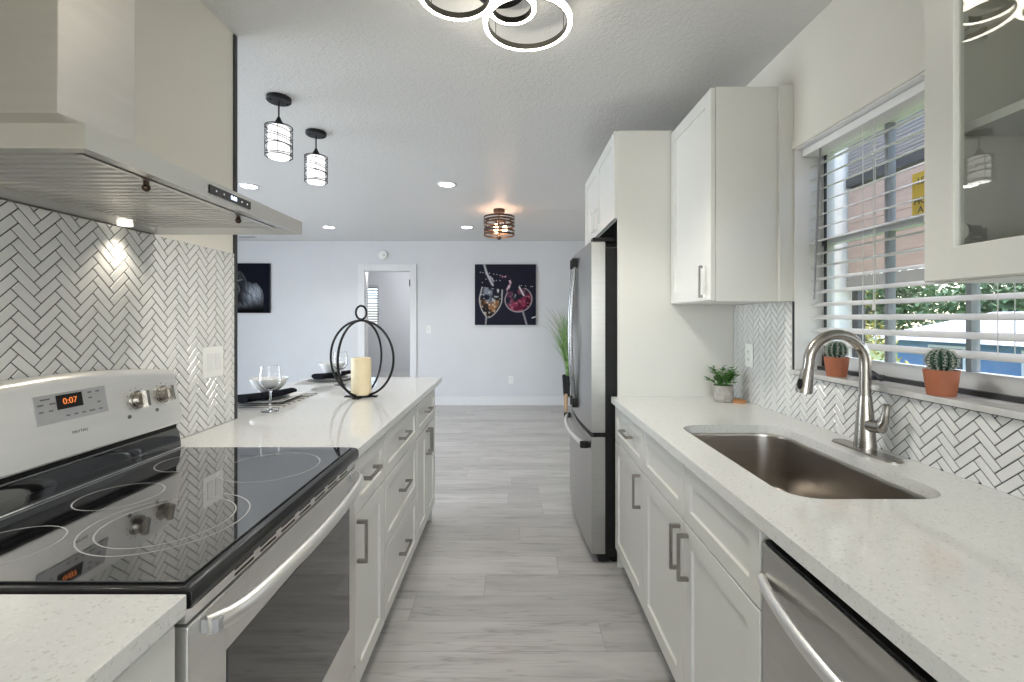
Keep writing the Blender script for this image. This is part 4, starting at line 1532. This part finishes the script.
for i in range(3):
    z0 = zp + 0.0195 + 0.003 * i
    mb.box(PXC - 0.075 + 0.008 * i, PXC + 0.05 - 0.01 * i, PYC - 0.09, PYC + 0.15 - 0.01 * i, z0, z0 + 0.0026, 0.0008)
obj('folded_layers', mb, M['napkin'], t)
items.append((t, 'folded black napkin of the farther place setting behind the lantern'))
zb = zp + 0.0285
o = tag(obj('cereal_bowl', MB().lathe([(0.0, 0.012), (0.030, 0.0125), (0.032, 0.009), (0.036, 0.009), (0.044, 0.014), (0.07, 0.034), (0.088, 0.066), (0.0905, 0.078), (0.088, 0.078), (0.084, 0.066), (0.066, 0.038), (0.04, 0.020), (0.0, 0.017)], (PXC - 0.02, PYC + 0.05, zb), 40), M['porcelain'], at=(PXC - 0.02, PYC + 0.05, zb)), 'white bowl on the nearer square plate beside the tiled wall end', 'bowl', 'bowls on the plates')
items.append((o, 'white bowl on the farther plate, left of the lantern hoop'))
gx, gy = -1.087, 2.046
prof = [(0.0, 0.0006), (0.036, 0.0006), (0.037, 0.002), (0.030, 0.0045), (0.010, 0.009), (0.0042, 0.018), (0.0036, 0.05), (0.0040, 0.085), (0.009, 0.094), (0.026, 0.103), (0.040, 0.120), (0.0455, 0.142), (0.044, 0.170), (0.0385, 0.208),
        (0.0373, 0.2085), (0.0365, 0.207), (0.0425, 0.169), (0.044, 0.142), (0.0385, 0.121), (0.025, 0.105), (0.008, 0.097), (0.0, 0.0955)]
o = tag(obj('wine_glass', MB().lathe(prof, (gx, gy, CT), 40), M['glass'], at=(gx, gy, CT)), 'clear stemmed wine glass in front of the nearer place setting', 'wine glass', 'wine glasses on the peninsula')
items.append((o, 'clear stemmed wine glass seen through the lantern hoops'))
for o, lab in items:
    L_ = o.location
    dup(o, (L_[0] + 0.012, L_[1] + 0.805, L_[2]), lab)

# ------------------------------------------------------------------ lights
def ring_light():
    t = thing('ring_ceiling_light', 'overlapping lit rings ceiling light with black inner bands in the kitchen', 'ceiling light', (0.0, 1.62, CEIL))
    obj('canopy', MB().lathe([(0.0, -0.0005), (0.09, -0.0005), (0.09, -0.028), (0.085, -0.032), (0.0, -0.032)], (-0.04, 1.60, CEIL), 32), M['black_metal'], t)
    for cx, cy, cz, r in ((0.058, 1.69, 2.428, 0.164), (0.0, 1.64, 2.452, 0.0875), (-0.19, 1.545, 2.436, 0.132)):
        n_ = 72

        def rg(q, z):
            return [(cx + q * math.cos(2 * PI * i / n_), cy + q * math.sin(2 * PI * i / n_), z) for i in range(n_)]
        mb = MB()
        mb.loft([rg(r - 0.015, cz - 0.008), rg(r - 0.013, cz - 0.010), rg(r - 0.003, cz - 0.010), rg(r, cz - 0.007), rg(r, cz + 0.008), rg(r - 0.015, cz + 0.008), rg(r - 0.015, cz - 0.008)], True)
        dif = obj('ring_diffuser', mb, M['led'], t)
        mb = MB()
        mb.loft([rg(r - 0.019, cz - 0.009), rg(r - 0.0153, cz - 0.009), rg(r - 0.0153, cz + 0.0085), rg(r, cz + 0.0085), rg(r, cz + 0.011), rg(r - 0.019, cz + 0.011), rg(r - 0.019, cz - 0.009)], True)
        obj('ring_band', mb, M['ring_band'], dif)
        mb = MB()
        for a in (0.4, 2.5, 4.6):
            x, y = cx + (r - 0.012) * math.cos(a), cy + (r - 0.012) * math.sin(a)
            mb.cyl((x, y, cz + 0.01), (x, y, CEIL - 0.0005), 0.0012, n=6)
        obj('suspension_wire', mb, M['black_metal'], dif)


ring_light()
for (lx, ly, lz, le) in ((0.058, 1.69, 2.405, 21), (0.0, 1.64, 2.43, 10), (-0.19, 1.545, 2.412, 17)):
    l = bpy.data.lights.new('ring_downward_beam', 'SPOT')      # the rings' own downward light
    l.energy = le
    l.color = (1.0, 0.955, 0.87)
    l.spot_size = R(122)
    l.spot_blend = 0.45
    l.shadow_soft_size = 0.08
    o = bpy.data.objects.new('ring_downward_beam', l)
    COL.objects.link(o)
    o.location = (lx, ly, lz)


def pendant(loc, label):
    x, y, z = loc
    t = thing('pendant_light', label, 'pendant light', loc, 'pendants over the peninsula')
    obj('canopy', MB().lathe([(0.0, -0.0005), (0.062, -0.0005), (0.062, -0.018), (0.058, -0.022), (0.0, -0.022)], loc, 32).sphere((x - 0.03, y - 0.03, z - 0.023), 0.006, 8, 6).sphere((x + 0.03, y + 0.03, z - 0.023), 0.006, 8, 6), M['black_metal'], t)
    obj('rod', MB().cyl((x, y, z - 0.02), (x, y, z - 0.115), 0.0042, n=10), M['black_metal'], t)
    obj('socket', MB().lathe([(0.0, -0.105), (0.008, -0.106), (0.012, -0.118), (0.02, -0.132), (0.024, -0.146), (0.024, -0.150), (0.0, -0.150)], loc, 24), M['black_metal'], t)
    obj('glass_shade', MB().lathe([(0.024, -0.150), (0.044, -0.156), (0.052, -0.164), (0.052, -0.320), (0.049, -0.321), (0.049, -0.166), (0.024, -0.153)], loc, 36), M['pend_glass'], t)
    mb = MB()
    rnd = random.Random(11)
    rw = 0.067

    def hoop(z0, amp, ph, r_=0.0017):
        pts = [(x + rw * math.cos(q), y + rw * math.sin(q), z + z0 + amp * math.cos(q - ph)) for q in [2 * PI * i / 48 for i in range(48)]]
        mb.tube(pts, r_ * 1.35, 6, closed=True)
    hoop(-0.158, 0.0, 0, 0.0022)
    hoop(-0.314, 0.0, 0, 0.0022)
    for k in range(6):
        hoop(-0.176 - 0.12 * k / 5, rnd.uniform(0.008, 0.022), rnd.uniform(0, 2 * PI))
    for k in range(4):
        a = PI / 2 * k + 0.4
        mb.cyl((x + rw * math.cos(a), y + rw * math.sin(a), z - 0.158), (x + rw * math.cos(a), y + rw * math.sin(a), z - 0.314), 0.0015, n=6)
    for k in range(2):
        a = PI / 2 * k + 0.4
        mb.cyl((x + rw * math.cos(a), y + rw * math.sin(a), z - 0.158), (x - rw * math.cos(a), y - rw * math.sin(a), z - 0.158), 0.0015, n=6)
    obj('wire_cage', mb, M['black_metal'], t)
    return t


p = pendant((-1.245, 2.43, CEIL), 'nearer black wire-cage pendant, larger in view, left of the other')
dup(p, (-1.24, 2.88, CEIL), 'farther black wire-cage pendant, smaller in view, right of the other', 'pendants over the peninsula')
for y in (2.43, 2.88):
    l = bpy.data.lights.new('pendant_bulb', 'POINT')
    l.energy = 5
    l.color = (1, 0.96, 0.9)
    l.shadow_soft_size = 0.03
    o = bpy.data.objects.new('pendant_bulb', l)
    COL.objects.link(o)
    o.location = (-1.242, y, CEIL - 0.25)

# semi-flush cage lamp
x, y, z = -0.139, 4.93, CEIL
t = thing('cage_ceiling_light', 'dark bronze drum cage ceiling light with warm glowing bulbs', 'ceiling light', (x, y, z))
obj('canopy', MB().lathe([(0.0, -0.0005), (0.062, -0.0005), (0.062, -0.03), (0.056, -0.036), (0.0, -0.036)], (x, y, z), 32), M['bronze'], t)
obj('stem', MB().cyl((x, y, z - 0.034), (x, y, z - 0.30), 0.007, n=12).sphere((x, y, z - 0.305), 0.026), M['bronze'], t)
mb = MB()
rnd = random.Random(5)
rw = 0.166
for k in range(6):
    z0 = -0.09 - 0.185 * k / 5
    amp = rnd.uniform(-0.02, 0.02) if 0 < k < 5 else 0
    ph = rnd.uniform(0, 2 * PI)
    n = 60
    L = []
    for dr, dz in ((0, -0.0095), (0.002, -0.0095), (0.002, 0.0095), (0, 0.0095), (0, -0.0095)):
        L.append([(x + (rw + dr) * math.cos(2 * PI * i / n), y + (rw + dr) * math.sin(2 * PI * i / n), z + z0 + dz + amp * math.cos(2 * PI * i / n - ph)) for i in range(n)])
    mb.loft(L, True)
for k in range(3):
    a = 2 * PI * k / 3 + 0.5
    mb.cyl((x + rw * math.cos(a), y + rw * math.sin(a), z - 0.08), (x + rw * math.cos(a), y + rw * math.sin(a), z - 0.285), 0.003, n=8)
    mb.cyl((x, y, z - 0.09), (x + rw * math.cos(a), y + rw * math.sin(a), z - 0.085), 0.003, n=8)
obj('cage', mb, M['bronze'], t)
for k in range(3):
    a = 2 * PI * k / 3
    bx_, by_ = x + 0.06 * math.cos(a), y + 0.06 * math.sin(a)
    obj('bulb', MB().lathe([(0.0, -0.252), (0.018, -0.246), (0.028, -0.226), (0.026, -0.203), (0.013, -0.176), (0.010, -0.165), (0.0, -0.165)], (bx_, by_, z), 18), M['bulb_warm'], t)
    obj('bulb_socket', MB().cyl((bx_, by_, z - 0.166), (bx_, by_, z - 0.13), 0.011).cyl((x, y, z - 0.135), (bx_, by_, z - 0.135), 0.004, n=8), M['bronze'], t)
l = bpy.data.lights.new('cage_light_glow', 'POINT')
l.energy = 3.5
l.color = (1, 0.60, 0.42)
l.shadow_soft_size = 0.05
o = bpy.data.objects.new('cage_light_glow', l)
COL.objects.link(o)
o.location = (x, y + 0.02, z - 0.155)


def downlight(loc, label):
    t = thing('recessed_light', label, 'downlight', loc, 'recessed ceiling lights')
    obj('trim_ring', MB().lathe([(0.066, -0.0005), (0.084, -0.0005), (0.082, -0.006), (0.068, -0.008), (0.066, -0.0005)], loc, 36), M['trim'], t)
    obj('lens', MB().lathe([(0.0, -0.004), (0.067, -0.004), (0.067, -0.001), (0.0, -0.001)], loc, 36), M['led_spot'], t)
    return t


dl = [((-0.573, 3.995, CEIL), 'recessed ceiling light, nearer of the two right ones'), ((-2.34, 4.05, CEIL), 'recessed ceiling light close to the hood end and wall edge'),
      ((-2.365, 5.88, CEIL), 'recessed ceiling light high above the hoop lantern near far wall'), ((-0.583, 5.88, CEIL), 'recessed ceiling light just left of the bronze cage lamp')]
p = downlight(*dl[0])
for loc, lab in dl[1:]:
    dup(p, loc, lab, 'recessed ceiling lights')
for loc, lab in dl:
    l = bpy.data.lights.new('downlight_beam', 'SPOT')
    l.energy = 36
    l.color = (1.0, 0.97, 0.94)
    l.spot_size = R(130)
    l.spot_blend = 0.7
    l.shadow_soft_size = 0.06
    o = bpy.data.objects.new('downlight_beam', l)
    COL.objects.link(o)
    o.location = (loc[0], loc[1], CEIL - 0.012)
l = bpy.data.lights.new('hall_fill_light', 'POINT')  # unseen point light added to brighten the room behind the doorway
l.energy = 62
l.color = (0.95, 0.97, 1.0)
l.shadow_soft_size = 0.12
o = bpy.data.objects.new('hall_fill_light', l)
COL.objects.link(o)
o.location = (-1.6, 8.7, 2.3)

# vent and smoke detector
mb = MB().box(-3.95, -3.68, 6.5, 6.62, CEIL - 0.009, CEIL - 0.0005, 0.003)
t = tag(obj('ceiling_vent', mb, M['trim'], at=(-3.81, 6.56, CEIL)), 'white slotted air vent on the ceiling near the far wall', 'vent')
for k in range(5):
    obj('slot', MB().box(-3.93, -3.70, 6.514 + k * 0.02, 6.524 + k * 0.02, CEIL - 0.0098, CEIL - 0.0089), M['print_dark'], t)
sx_, sz_ = -1.965, 2.292
t = thing('smoke_detector', 'round white smoke detector on the far wall above the doorway', 'smoke detector', (sx_, YB, sz_))
mb = MB()
n = 32
mb.loft([[(sx_ + r_ * math.cos(2 * PI * i / n), YB - d_, sz_ + r_ * math.sin(2 * PI * i / n)) for i in range(n)] for r_, d_ in ((0.072, 0.0005), (0.072, 0.016), (0.066, 0.028), (0.03, 0.036))], True, True, True)
obj('housing', mb, M['plate_white'], t)
obj('test_button', MB().cyl((sx_ + 0.02, YB - 0.0345, sz_), (sx_ + 0.02, YB - 0.039, sz_), 0.012), M['panel_grey'], t)

# ------------------------------------------------------------------ pictures
def nrand(ix, iy):
    v = math.sin(ix * 127.1 + iy * 311.7) * 43758.5453
    return v - math.floor(v)


def vnoise(x, y):
    ix, iy = math.floor(x), math.floor(y)
    fx, fy = x - ix, y - iy
    fx, fy = fx * fx * (3 - 2 * fx), fy * fy * (3 - 2 * fy)
    a = nrand(ix, iy) * (1 - fx) + nrand(ix + 1, iy) * fx
    b = nrand(ix, iy + 1) * (1 - fx) + nrand(ix + 1, iy + 1) * fx
    return a * (1 - fy) + b * fy


def sstep(a, b, x):
    t_ = max(0.0, min(1.0, (x - a) / (b - a)))
    return t_ * t_ * (3 - 2 * t_)


def seg(px, py, ax, ay, bx_, by_):
    dx, dy = bx_ - ax, by_ - ay
    t_ = max(0, min(1, ((px - ax) * dx + (py - ay) * dy) / (dx * dx + dy * dy)))
    return math.hypot(px - ax - dx * t_, py - ay - dy * t_)


def mixc(a, b, k_):
    return tuple(p_ + (q_ - p_) * k_ for p_, q_ in zip(a, b))


DROPS = [(0.09, 0.87), (0.13, 0.865), (0.24, 0.855), (0.31, 0.84), (0.36, 0.835), (0.41, 0.82), (0.18, 0.755), (0.29, 0.77), (0.35, 0.735), (0.41, 0.735), (0.12, 0.70), (0.76, 0.65), (0.83, 0.645), (0.92, 0.635), (0.945, 0.635), (0.73, 0.645)]


def wine_paint(u, v):
    c = (0.016, 0.016, 0.028)
    # left glass: tilted bowl, straw coloured wine
    x, y = u - 0.25, v - 0.37
    a = R(-8)
    X = x * math.cos(a) + y * math.sin(a)
    Y = -x * math.sin(a) + y * math.cos(a)
    wid = 0.185 * max(0, 1 - (abs(min(Y - 0.05, 0)) / 0.31) ** 1.6) ** 0.72 if Y < 0.05 else 0.185 - 0.10 * (Y - 0.05)
    inside = Y > -0.25 and Y < 0.24 and abs(X) < wid
    if inside:
        nz_ = vnoise(u * 16, v * 13 + 3)
        n2 = vnoise(u * 34 + 9, v * 30)
        if Y < 0.04 + 0.05 * math.sin(u * 20):
            c = mixc((0.022, 0.017, 0.018), (0.26, 0.13, 0.06), sstep(0.5, 0.85, nz_))
            c = mixc(c, (0.62, 0.56, 0.46), sstep(0.62, 0.92, n2) * 0.8)
        else:
            c = mixc(c, (0.22, 0.25, 0.30), sstep(0.45, 0.8, nz_) * 0.9)
            c = mixc(c, (0.62, 0.63, 0.64), sstep(0.62, 0.92, n2) * 0.85)
    if Y > -0.26 and Y < 0.24:
        e = abs(abs(X) - wid)
        c = mixc((0.42, 0.42, 0.42), c, sstep(0.002, 0.013, e) * (0.5 + 0.5 * vnoise(u * 18, v * 18))) if e < 0.013 else c
    for (ax, ay, bx_, by_, w_, col) in ((0.185, 0.12, 0.175, 0.0, 0.018, (0.28, 0.28, 0.30)), (0.15, 1.0, 0.19, 0.86, 0.022, (0.42, 0.43, 0.46)), (0.19, 0.86, 0.29, 0.66, 0.024, (0.45, 0.46, 0.5)), (0.25, 0.8, 0.31, 0.72, 0.014, (0.4, 0.4, 0.45)),
                                        (0.79, 0.21, 0.85, 0.0, 0.02, (0.25, 0.25, 0.28))):
        d_ = seg(u, v, ax, ay, bx_, by_)
        if d_ < w_:
            c = mixc(col, c, sstep(0.2, 1, d_ / w_) * (0.6 + 0.4 * vnoise(u * 60, v * 60)))
    # right glass: round bowl, red wine
    x, y = u - 0.715, v - 0.42
    a = R(14)
    X = x * math.cos(a) + y * math.sin(a)
    Y = -x * math.sin(a) + y * math.cos(a)
    rr_ = math.hypot(X / 0.222, Y / 0.205)
    if rr_ < 1 and Y < 0.16:
        nz_ = vnoise(u * 15 + 40, v * 15)
        n2 = vnoise(u * 36, v * 36 + 7)
        lim = -0.03 + 0.10 * (X + 0.1) / 0.3 + 0.05 * (vnoise(u * 9, 3) - 0.5)
        if Y < lim:
            c = mixc((0.05, 0.006, 0.016), (0.23, 0.035, 0.075), sstep(0.35, 0.85, nz_))
            c = mixc(c, (0.42, 0.20, 0.26), sstep(0.68, 0.95, n2) * 0.6)
        else:
            c = mixc(c, (0.16, 0.05, 0.09), sstep(0.5, 0.85, nz_))
            c = mixc(c, (0.55, 0.56, 0.6), sstep(0.8, 0.96, n2) * 0.6)
    if abs(rr_ - 1) < 0.06 and Y < 0.16:
        c = mixc((0.36, 0.33, 0.36), c, sstep(0.1, 1, abs(rr_ - 1) / 0.06) * 0.9 + 0.1 * (vnoise(u * 25, v * 25)))
    d_ = seg(u, v, 0.73, 0.62, 0.80, 0.49)
    if d_ < 0.02:
        c = mixc((0.65, 0.62, 0.62), c, sstep(0.2, 1, d_ / 0.02))
    # arc of splashing wine
    best = 9
    P_ = [(0.43, 0.80), (0.52, 0.80), (0.575, 0.75), (0.58, 0.68), (0.55, 0.62), (0.53, 0.57)]
    for q0, q1 in zip(P_[:-1], P_[1:]):
        best = min(best, seg(u, v, *q0, *q1))
    if best < 0.03:
        k_ = vnoise(u * 40, v * 40)
        c = mixc(c, mixc((0.22, 0.08, 0.13), (0.6, 0.5, 0.55), sstep(0.5, 0.9, k_)), (1 - best / 0.03) * sstep(0.25, 0.6, k_) * 1.4 if k_ > 0.25 else 0)
    for dx, dy in DROPS:
        d_ = math.hypot(u - dx, v - dy)
        if d_ < 0.011:
            c = mixc((0.55, 0.52, 0.56), c, sstep(0.3, 1, d_ / 0.011))
    d_ = seg(u, v, 0.94, 0.115, 1.0, 0.135)
    if d_ < 0.012:
        c = mixc((0.7, 0.7, 0.7), c, sstep(0.3, 1, d_ / 0.012))
    return tuple(max(0, min(1, q)) for q in c)


def ape_paint(u, v):
    c = (0.006, 0.007, 0.014)
    # hair drawn as short strokes running down and to the left
    s1 = vnoise(u * 30 + v * 14, v * 7 - u * 5)
    s2 = vnoise(u * 64 + v * 30 + 5, v * 14 - u * 10)
    hair = 0.25 + 0.45 * s1 + 0.45 * s2
    # outline of the back: crown of the head, down the neck, over the hump, down the rump
    P_ = [(0.30, 0.80), (0.36, 0.86), (0.42, 0.865), (0.50, 0.76), (0.56, 0.65), (0.64, 0.61), (0.72, 0.615), (0.80, 0.56), (0.86, 0.46), (0.885, 0.34), (0.86, 0.22), (0.80, 0.12)]
    top = -1.0
    for (ax, ay), (bx_, by_) in zip(P_[:-1], P_[1:]):
        if (ax <= u <= bx_) or (bx_ <= u <= ax):
            top = max(top, ay + (by_ - ay) * (u - ax) / (bx_ - ax + 1e-6))
    if u < 0.30:
        top = 0.80 - (0.30 - u) * 1.2
    edge = sstep(-0.01, 0.03, top - v + 0.02 * (s2 - 0.5))
    if edge > 0:
        body = math.exp(-(((u - 0.73) / 0.17) ** 2 + ((v - 0.40) / 0.19) ** 2))
        flank = math.exp(-(((u - 0.58) / 0.10) ** 2 + ((v - 0.36) / 0.17) ** 2))
        chest = math.exp(-(((u - 0.44) / 0.13) ** 2 + ((v - 0.13) / 0.07) ** 2))
        head = math.exp(-(((u - 0.42) / 0.10) ** 2 + ((v - 0.74) / 0.12) ** 2))
        g = 0.012 + 0.50 * body * hair ** 1.5 + 0.16 * flank * hair ** 2 + 0.14 * chest * hair ** 1.5 + 0.055 * head * hair ** 2
        g *= sstep(0.02, 0.2, v)
        c = mixc(c, (g * 0.88, g * 0.96, g * 1.10), edge)
    for (ax, ay, bx_, by_, w_, g) in ((0.30, 0.645, 0.37, 0.655, 0.022, 0.30), (0.37, 0.655, 0.45, 0.675, 0.022, 0.22), (0.33, 0.48, 0.345, 0.44, 0.022, 0.42), (0.37, 0.56, 0.395, 0.46, 0.020, 0.20), (0.395, 0.46, 0.35, 0.36, 0.018, 0.16),
                                      (0.36, 0.78, 0.40, 0.84, 0.02, 0.12), (0.43, 0.82, 0.52, 0.66, 0.016, 0.10), (0.53, 0.62, 0.56, 0.50, 0.02, 0.12)):
        e = seg(u, v, ax, ay, bx_, by_)
        if e < w_:
            k_ = (1 - e / w_) * (0.45 + 0.55 * s2)
            c = mixc(c, (g, g * 1.05, g * 1.12), k_)
    return tuple(max(0, min(1, q)) for q in c)


def canvas(name, label, x0, x1, z0, z1, fn, n):
    t = thing(name, label, 'picture', ((x0 + x1) / 2, YB, z0))
    obj('stretcher', MB().box(x0, x1, YB - 0.034, YB - 0.0005, z0, z1, 0.002), M['canvas_edge'], t)
    me = bpy.data.meshes.new('painted_face')
    nv = max(2, int(n * (z1 - z0) / (x1 - x0)))
    vs, fs = [], []
    off = t.location
    for j in range(nv + 1):
        for i in range(n + 1):
            vs.append((x0 + 0.003 + (x1 - x0 - 0.006) * i / n - off.x, YB - 0.0345 - off.y, z0 + 0.003 + (z1 - z0 - 0.006) * j / nv - off.z))
    for j in range(nv):
        for i in range(n):
            a = j * (n + 1) + i
            fs.append((a, a + 1, a + n + 2, a + n + 1))
    me.from_pydata(vs, [], fs)
    at_ = me.color_attributes.new('paint', 'FLOAT_COLOR', 'POINT')
    data = []
    for j in range(nv + 1):
        for i in range(n + 1):
            data.extend((*fn(i / n, j / nv), 1.0))
    at_.data.foreach_set('color', data)
    me.materials.append(M['paint'])
    o = bpy.data.objects.new('painted_face', me)
    COL.objects.link(o)
    o.parent = t


canvas('wine_picture', 'dark square canvas of two splashing wine glasses on the far wall', -0.565, 0.365, 1.227, 2.15, wine_paint, 190)
canvas('animal_picture', 'dark canvas of a pale-backed gorilla on the far wall at left', -4.44, -3.685, 1.41, 2.165, ape_paint, 150)

# ------------------------------------------------------------------ tall grass
gx, gy = 0.84, 6.52
t = thing('potted_grass', 'tall artificial grass in a black pot on wooden legs beyond the refrigerator', 'plant', (gx, gy, 0))
obj('pot', MB().lathe([(0.0, 0.225), (0.085, 0.225), (0.105, 0.24), (0.122, 0.50), (0.124, 0.515), (0.118, 0.515), (0.112, 0.48), (0.0, 0.48)], (gx, gy, 0), 32), M['black_plastic'], t)
for k in range(4):
    a = PI / 2 * k + PI / 4
    obj('leg', MB().cyl((gx + 0.10 * math.cos(a), gy + 0.10 * math.sin(a), 0.0), (gx + 0.098 * math.cos(a), gy + 0.098 * math.sin(a), 0.26), 0.016, 0.024, 14), M['wood'], t)
obj('stand', MB().box(gx - 0.10, gx + 0.10, gy - 0.014, gy + 0.014, 0.195, 0.224).box(gx - 0.014, gx + 0.014, gy - 0.10, gy + 0.10, 0.195, 0.2245), M['wood'], t)
rnd = random.Random(21)
mg, mt_ = MB(), MB()
for k in range(340):
    a = rnd.uniform(0.45 * PI, 1.75 * PI)
    lean = rnd.random() ** 1.2 * 0.36
    H = rnd.uniform(0.55, 1.02)
    r0 = rnd.uniform(0, 0.07)
    wd = rnd.uniform(0.009, 0.015)
    ax, ay = math.cos(a), math.sin(a)
    cx_, cy_ = -ay, ax
    L0, L1 = [], []
    for i in range(8):
        q = i / 7
        hx_ = r0 + lean * q ** 1.8
        zz = 0.48 + H * q - lean * 0.35 * q ** 3
        w_ = wd * (1 - q ** 2.2) + 0.0006
        px, py = gx + ax * hx_, gy + ay * hx_
        px = min(px, WR - 0.03)
        py = min(py, YB - 0.02)
        L0.append((px + cx_ * w_ / 2, py + cy_ * w_ / 2, zz))
        L1.append((px - cx_ * w_ / 2, py - cy_ * w_ / 2, zz))
    mg.loft([L0, L1], closed=False)
for k in range(26):
    a = rnd.uniform(PI * 0.6, PI * 1.5)
    lean = rnd.uniform(0.12, 0.5)
    H = rnd.uniform(0.85, 1.12)
    pts = []
    for i in range(9):
        q = i / 8
        pts.append((gx + math.cos(a) * lean * q ** 2, gy + math.sin(a) * lean * q ** 2 * 0.6, 0.48 + H * q - 0.25 * lean * q ** 4))
    mt_.tube(pts, [0.0016] * 6 + [0.003, 0.0035, 0.001], 5)
obj('blades', mg, M['grass'], t, normals=False)
obj('plumes', mt_, M['grass_tip'], t)

# ------------------------------------------------------------------ outdoors beyond the sink window
struct('ground', MB().box(1.36, 40, -20, 40, -0.4, -0.3), M['lawn'])
struct('wall_exterior', MB().box(1.36, 2.35, 3.12, 3.25, -0.3, 3.2), M['stucco'])
t = thing('porch_screen', 'beige boarded porch screen with grey metal top outside the sink window', 'porch screen', (2.3, 1.9, 1.5))
mb = MB()
for k in range(5):
    mb.box(2.29, 2.31, -0.6, 3.10, 1.615 + k * 0.118, 1.615 + k * 0.118 + 0.1165, 0.002)
obj('boards', mb, M['board_pink'], t)
mb = MB()
for k in range(14):
    mb.cyl((2.30, -0.6, 2.285 + k * 0.022), (2.30, 3.10, 2.285 + k * 0.022), 0.0118, n=8)
obj('corrugated_strip', mb, M['board_grey'], t)
obj('rail', MB().box(2.275, 2.325, -0.6, 3.10, 2.215, 2.276), M['win_dark'], t)
obj('bottom_rail', MB().box(2.28, 2.32, -0.6, 3.10, 1.515, 1.61), M['board_grey'], t)
for y in (-0.6, 1.25, 3.06):
    obj('post', MB().box(2.325, 2.375, y, y + 0.05, -0.3, 2.6), M['win_dark'], t)

t = thing('neighbour_house', 'blue house with a pale roof across the yard behind the blind', 'house', (12, 8.2, -0.3))
obj('walls', MB().box(10, 16, 5.2, 11.8, -0.3, 0.82), M['house_blue'], t)
mb = MB().prism([(9.5, 0.80), (16.5, 0.80), (13, 1.5)], 'y', 4.8, 12.3)
obj('roof', mb, M['roof_white'], t)
for y in (6.2, 8.0, 10.0):
    f = obj('window', MB().box(9.96, 10.0, y, y + 0.9, -0.1, 0.7), M['trim'], t)
    obj('pane', MB().box(9.95, 9.962, y + 0.06, y + 0.84, -0.04, 0.64), M['house_win'], f)


def tree(name, label, x, y, h, r_, mat, seed, nleaf=2600, ls=0.16):
    rnd = random.Random(seed)
    t = thing(name, label, 'tree', (x, y, -0.3), 'trees outside the sink window')
    mb = MB()
    mb.tube([(x, y, -0.3), (x + 0.1, y, h * 0.3), (x - 0.05, y + 0.1, h * 0.6)], [0.16, 0.12, 0.07], 10)
    for k in range(6):
        a = rnd.uniform(0, 2 * PI)
        mb.tube([(x + 0.05, y, h * 0.35), (x + math.cos(a) * r_ * 0.4, y + math.sin(a) * r_ * 0.4, h * 0.55), (x + math.cos(a) * r_ * 0.75, y + math.sin(a) * r_ * 0.75, h * 0.7)], [0.07, 0.045, 0.02], 7)
    obj('trunk', mb, M['bark'], t)
    mb = MB()
    cl = [(Vector((x + rnd.uniform(-0.7, 0.7) * r_, y + rnd.uniform(-0.7, 0.7) * r_, h * 0.62 + rnd.uniform(-0.33, 0.36) * h)), rnd.uniform(0.3, 0.55) * r_) for _ in range(22)]
    for k in range(nleaf):
        cc, cr = rnd.choice(cl)
        d_ = Vector((rnd.gauss(0, 1), rnd.gauss(0, 1), rnd.gauss(0, 1))).normalized()
        p_ = cc + d_ * cr * rnd.uniform(0.6, 1.0)
        leafq(mb, p_, Vector((rnd.uniform(-1, 1), rnd.uniform(-1, 1), rnd.uniform(-0.8, 0.5))), rnd.uniform(0.7, 1.3) * ls, ls * 0.5)
    obj('crown', mb, mat, t, normals=False, smooth=0)


tree('shade_tree', 'pale green tree outside, above the blue house between the blind slats', 20.5, 19.0, 2.7, 3.4, M['tree_leaf'], 1, 6500, 0.34)
tree('shade_tree', 'pale green tree outside, right of the nearer cactus and behind the house', 27.0, 20.0, 3.0, 3.6, M['tree_leaf'], 2, 6500, 0.36)
tree('shade_tree', 'pale green tree outside, left of the blue house between the blind slats', 22.5, 29.0, 3.4, 3.4, M['tree_leaf'], 3, 6500, 0.36)
tree('yellow_shrub', 'yellow-green shrub outside, low between blind slats near the farther cactus', 6.2, 9.0, 1.75, 1.0, M['tree_yellow'], 4, 2200, 0.10)
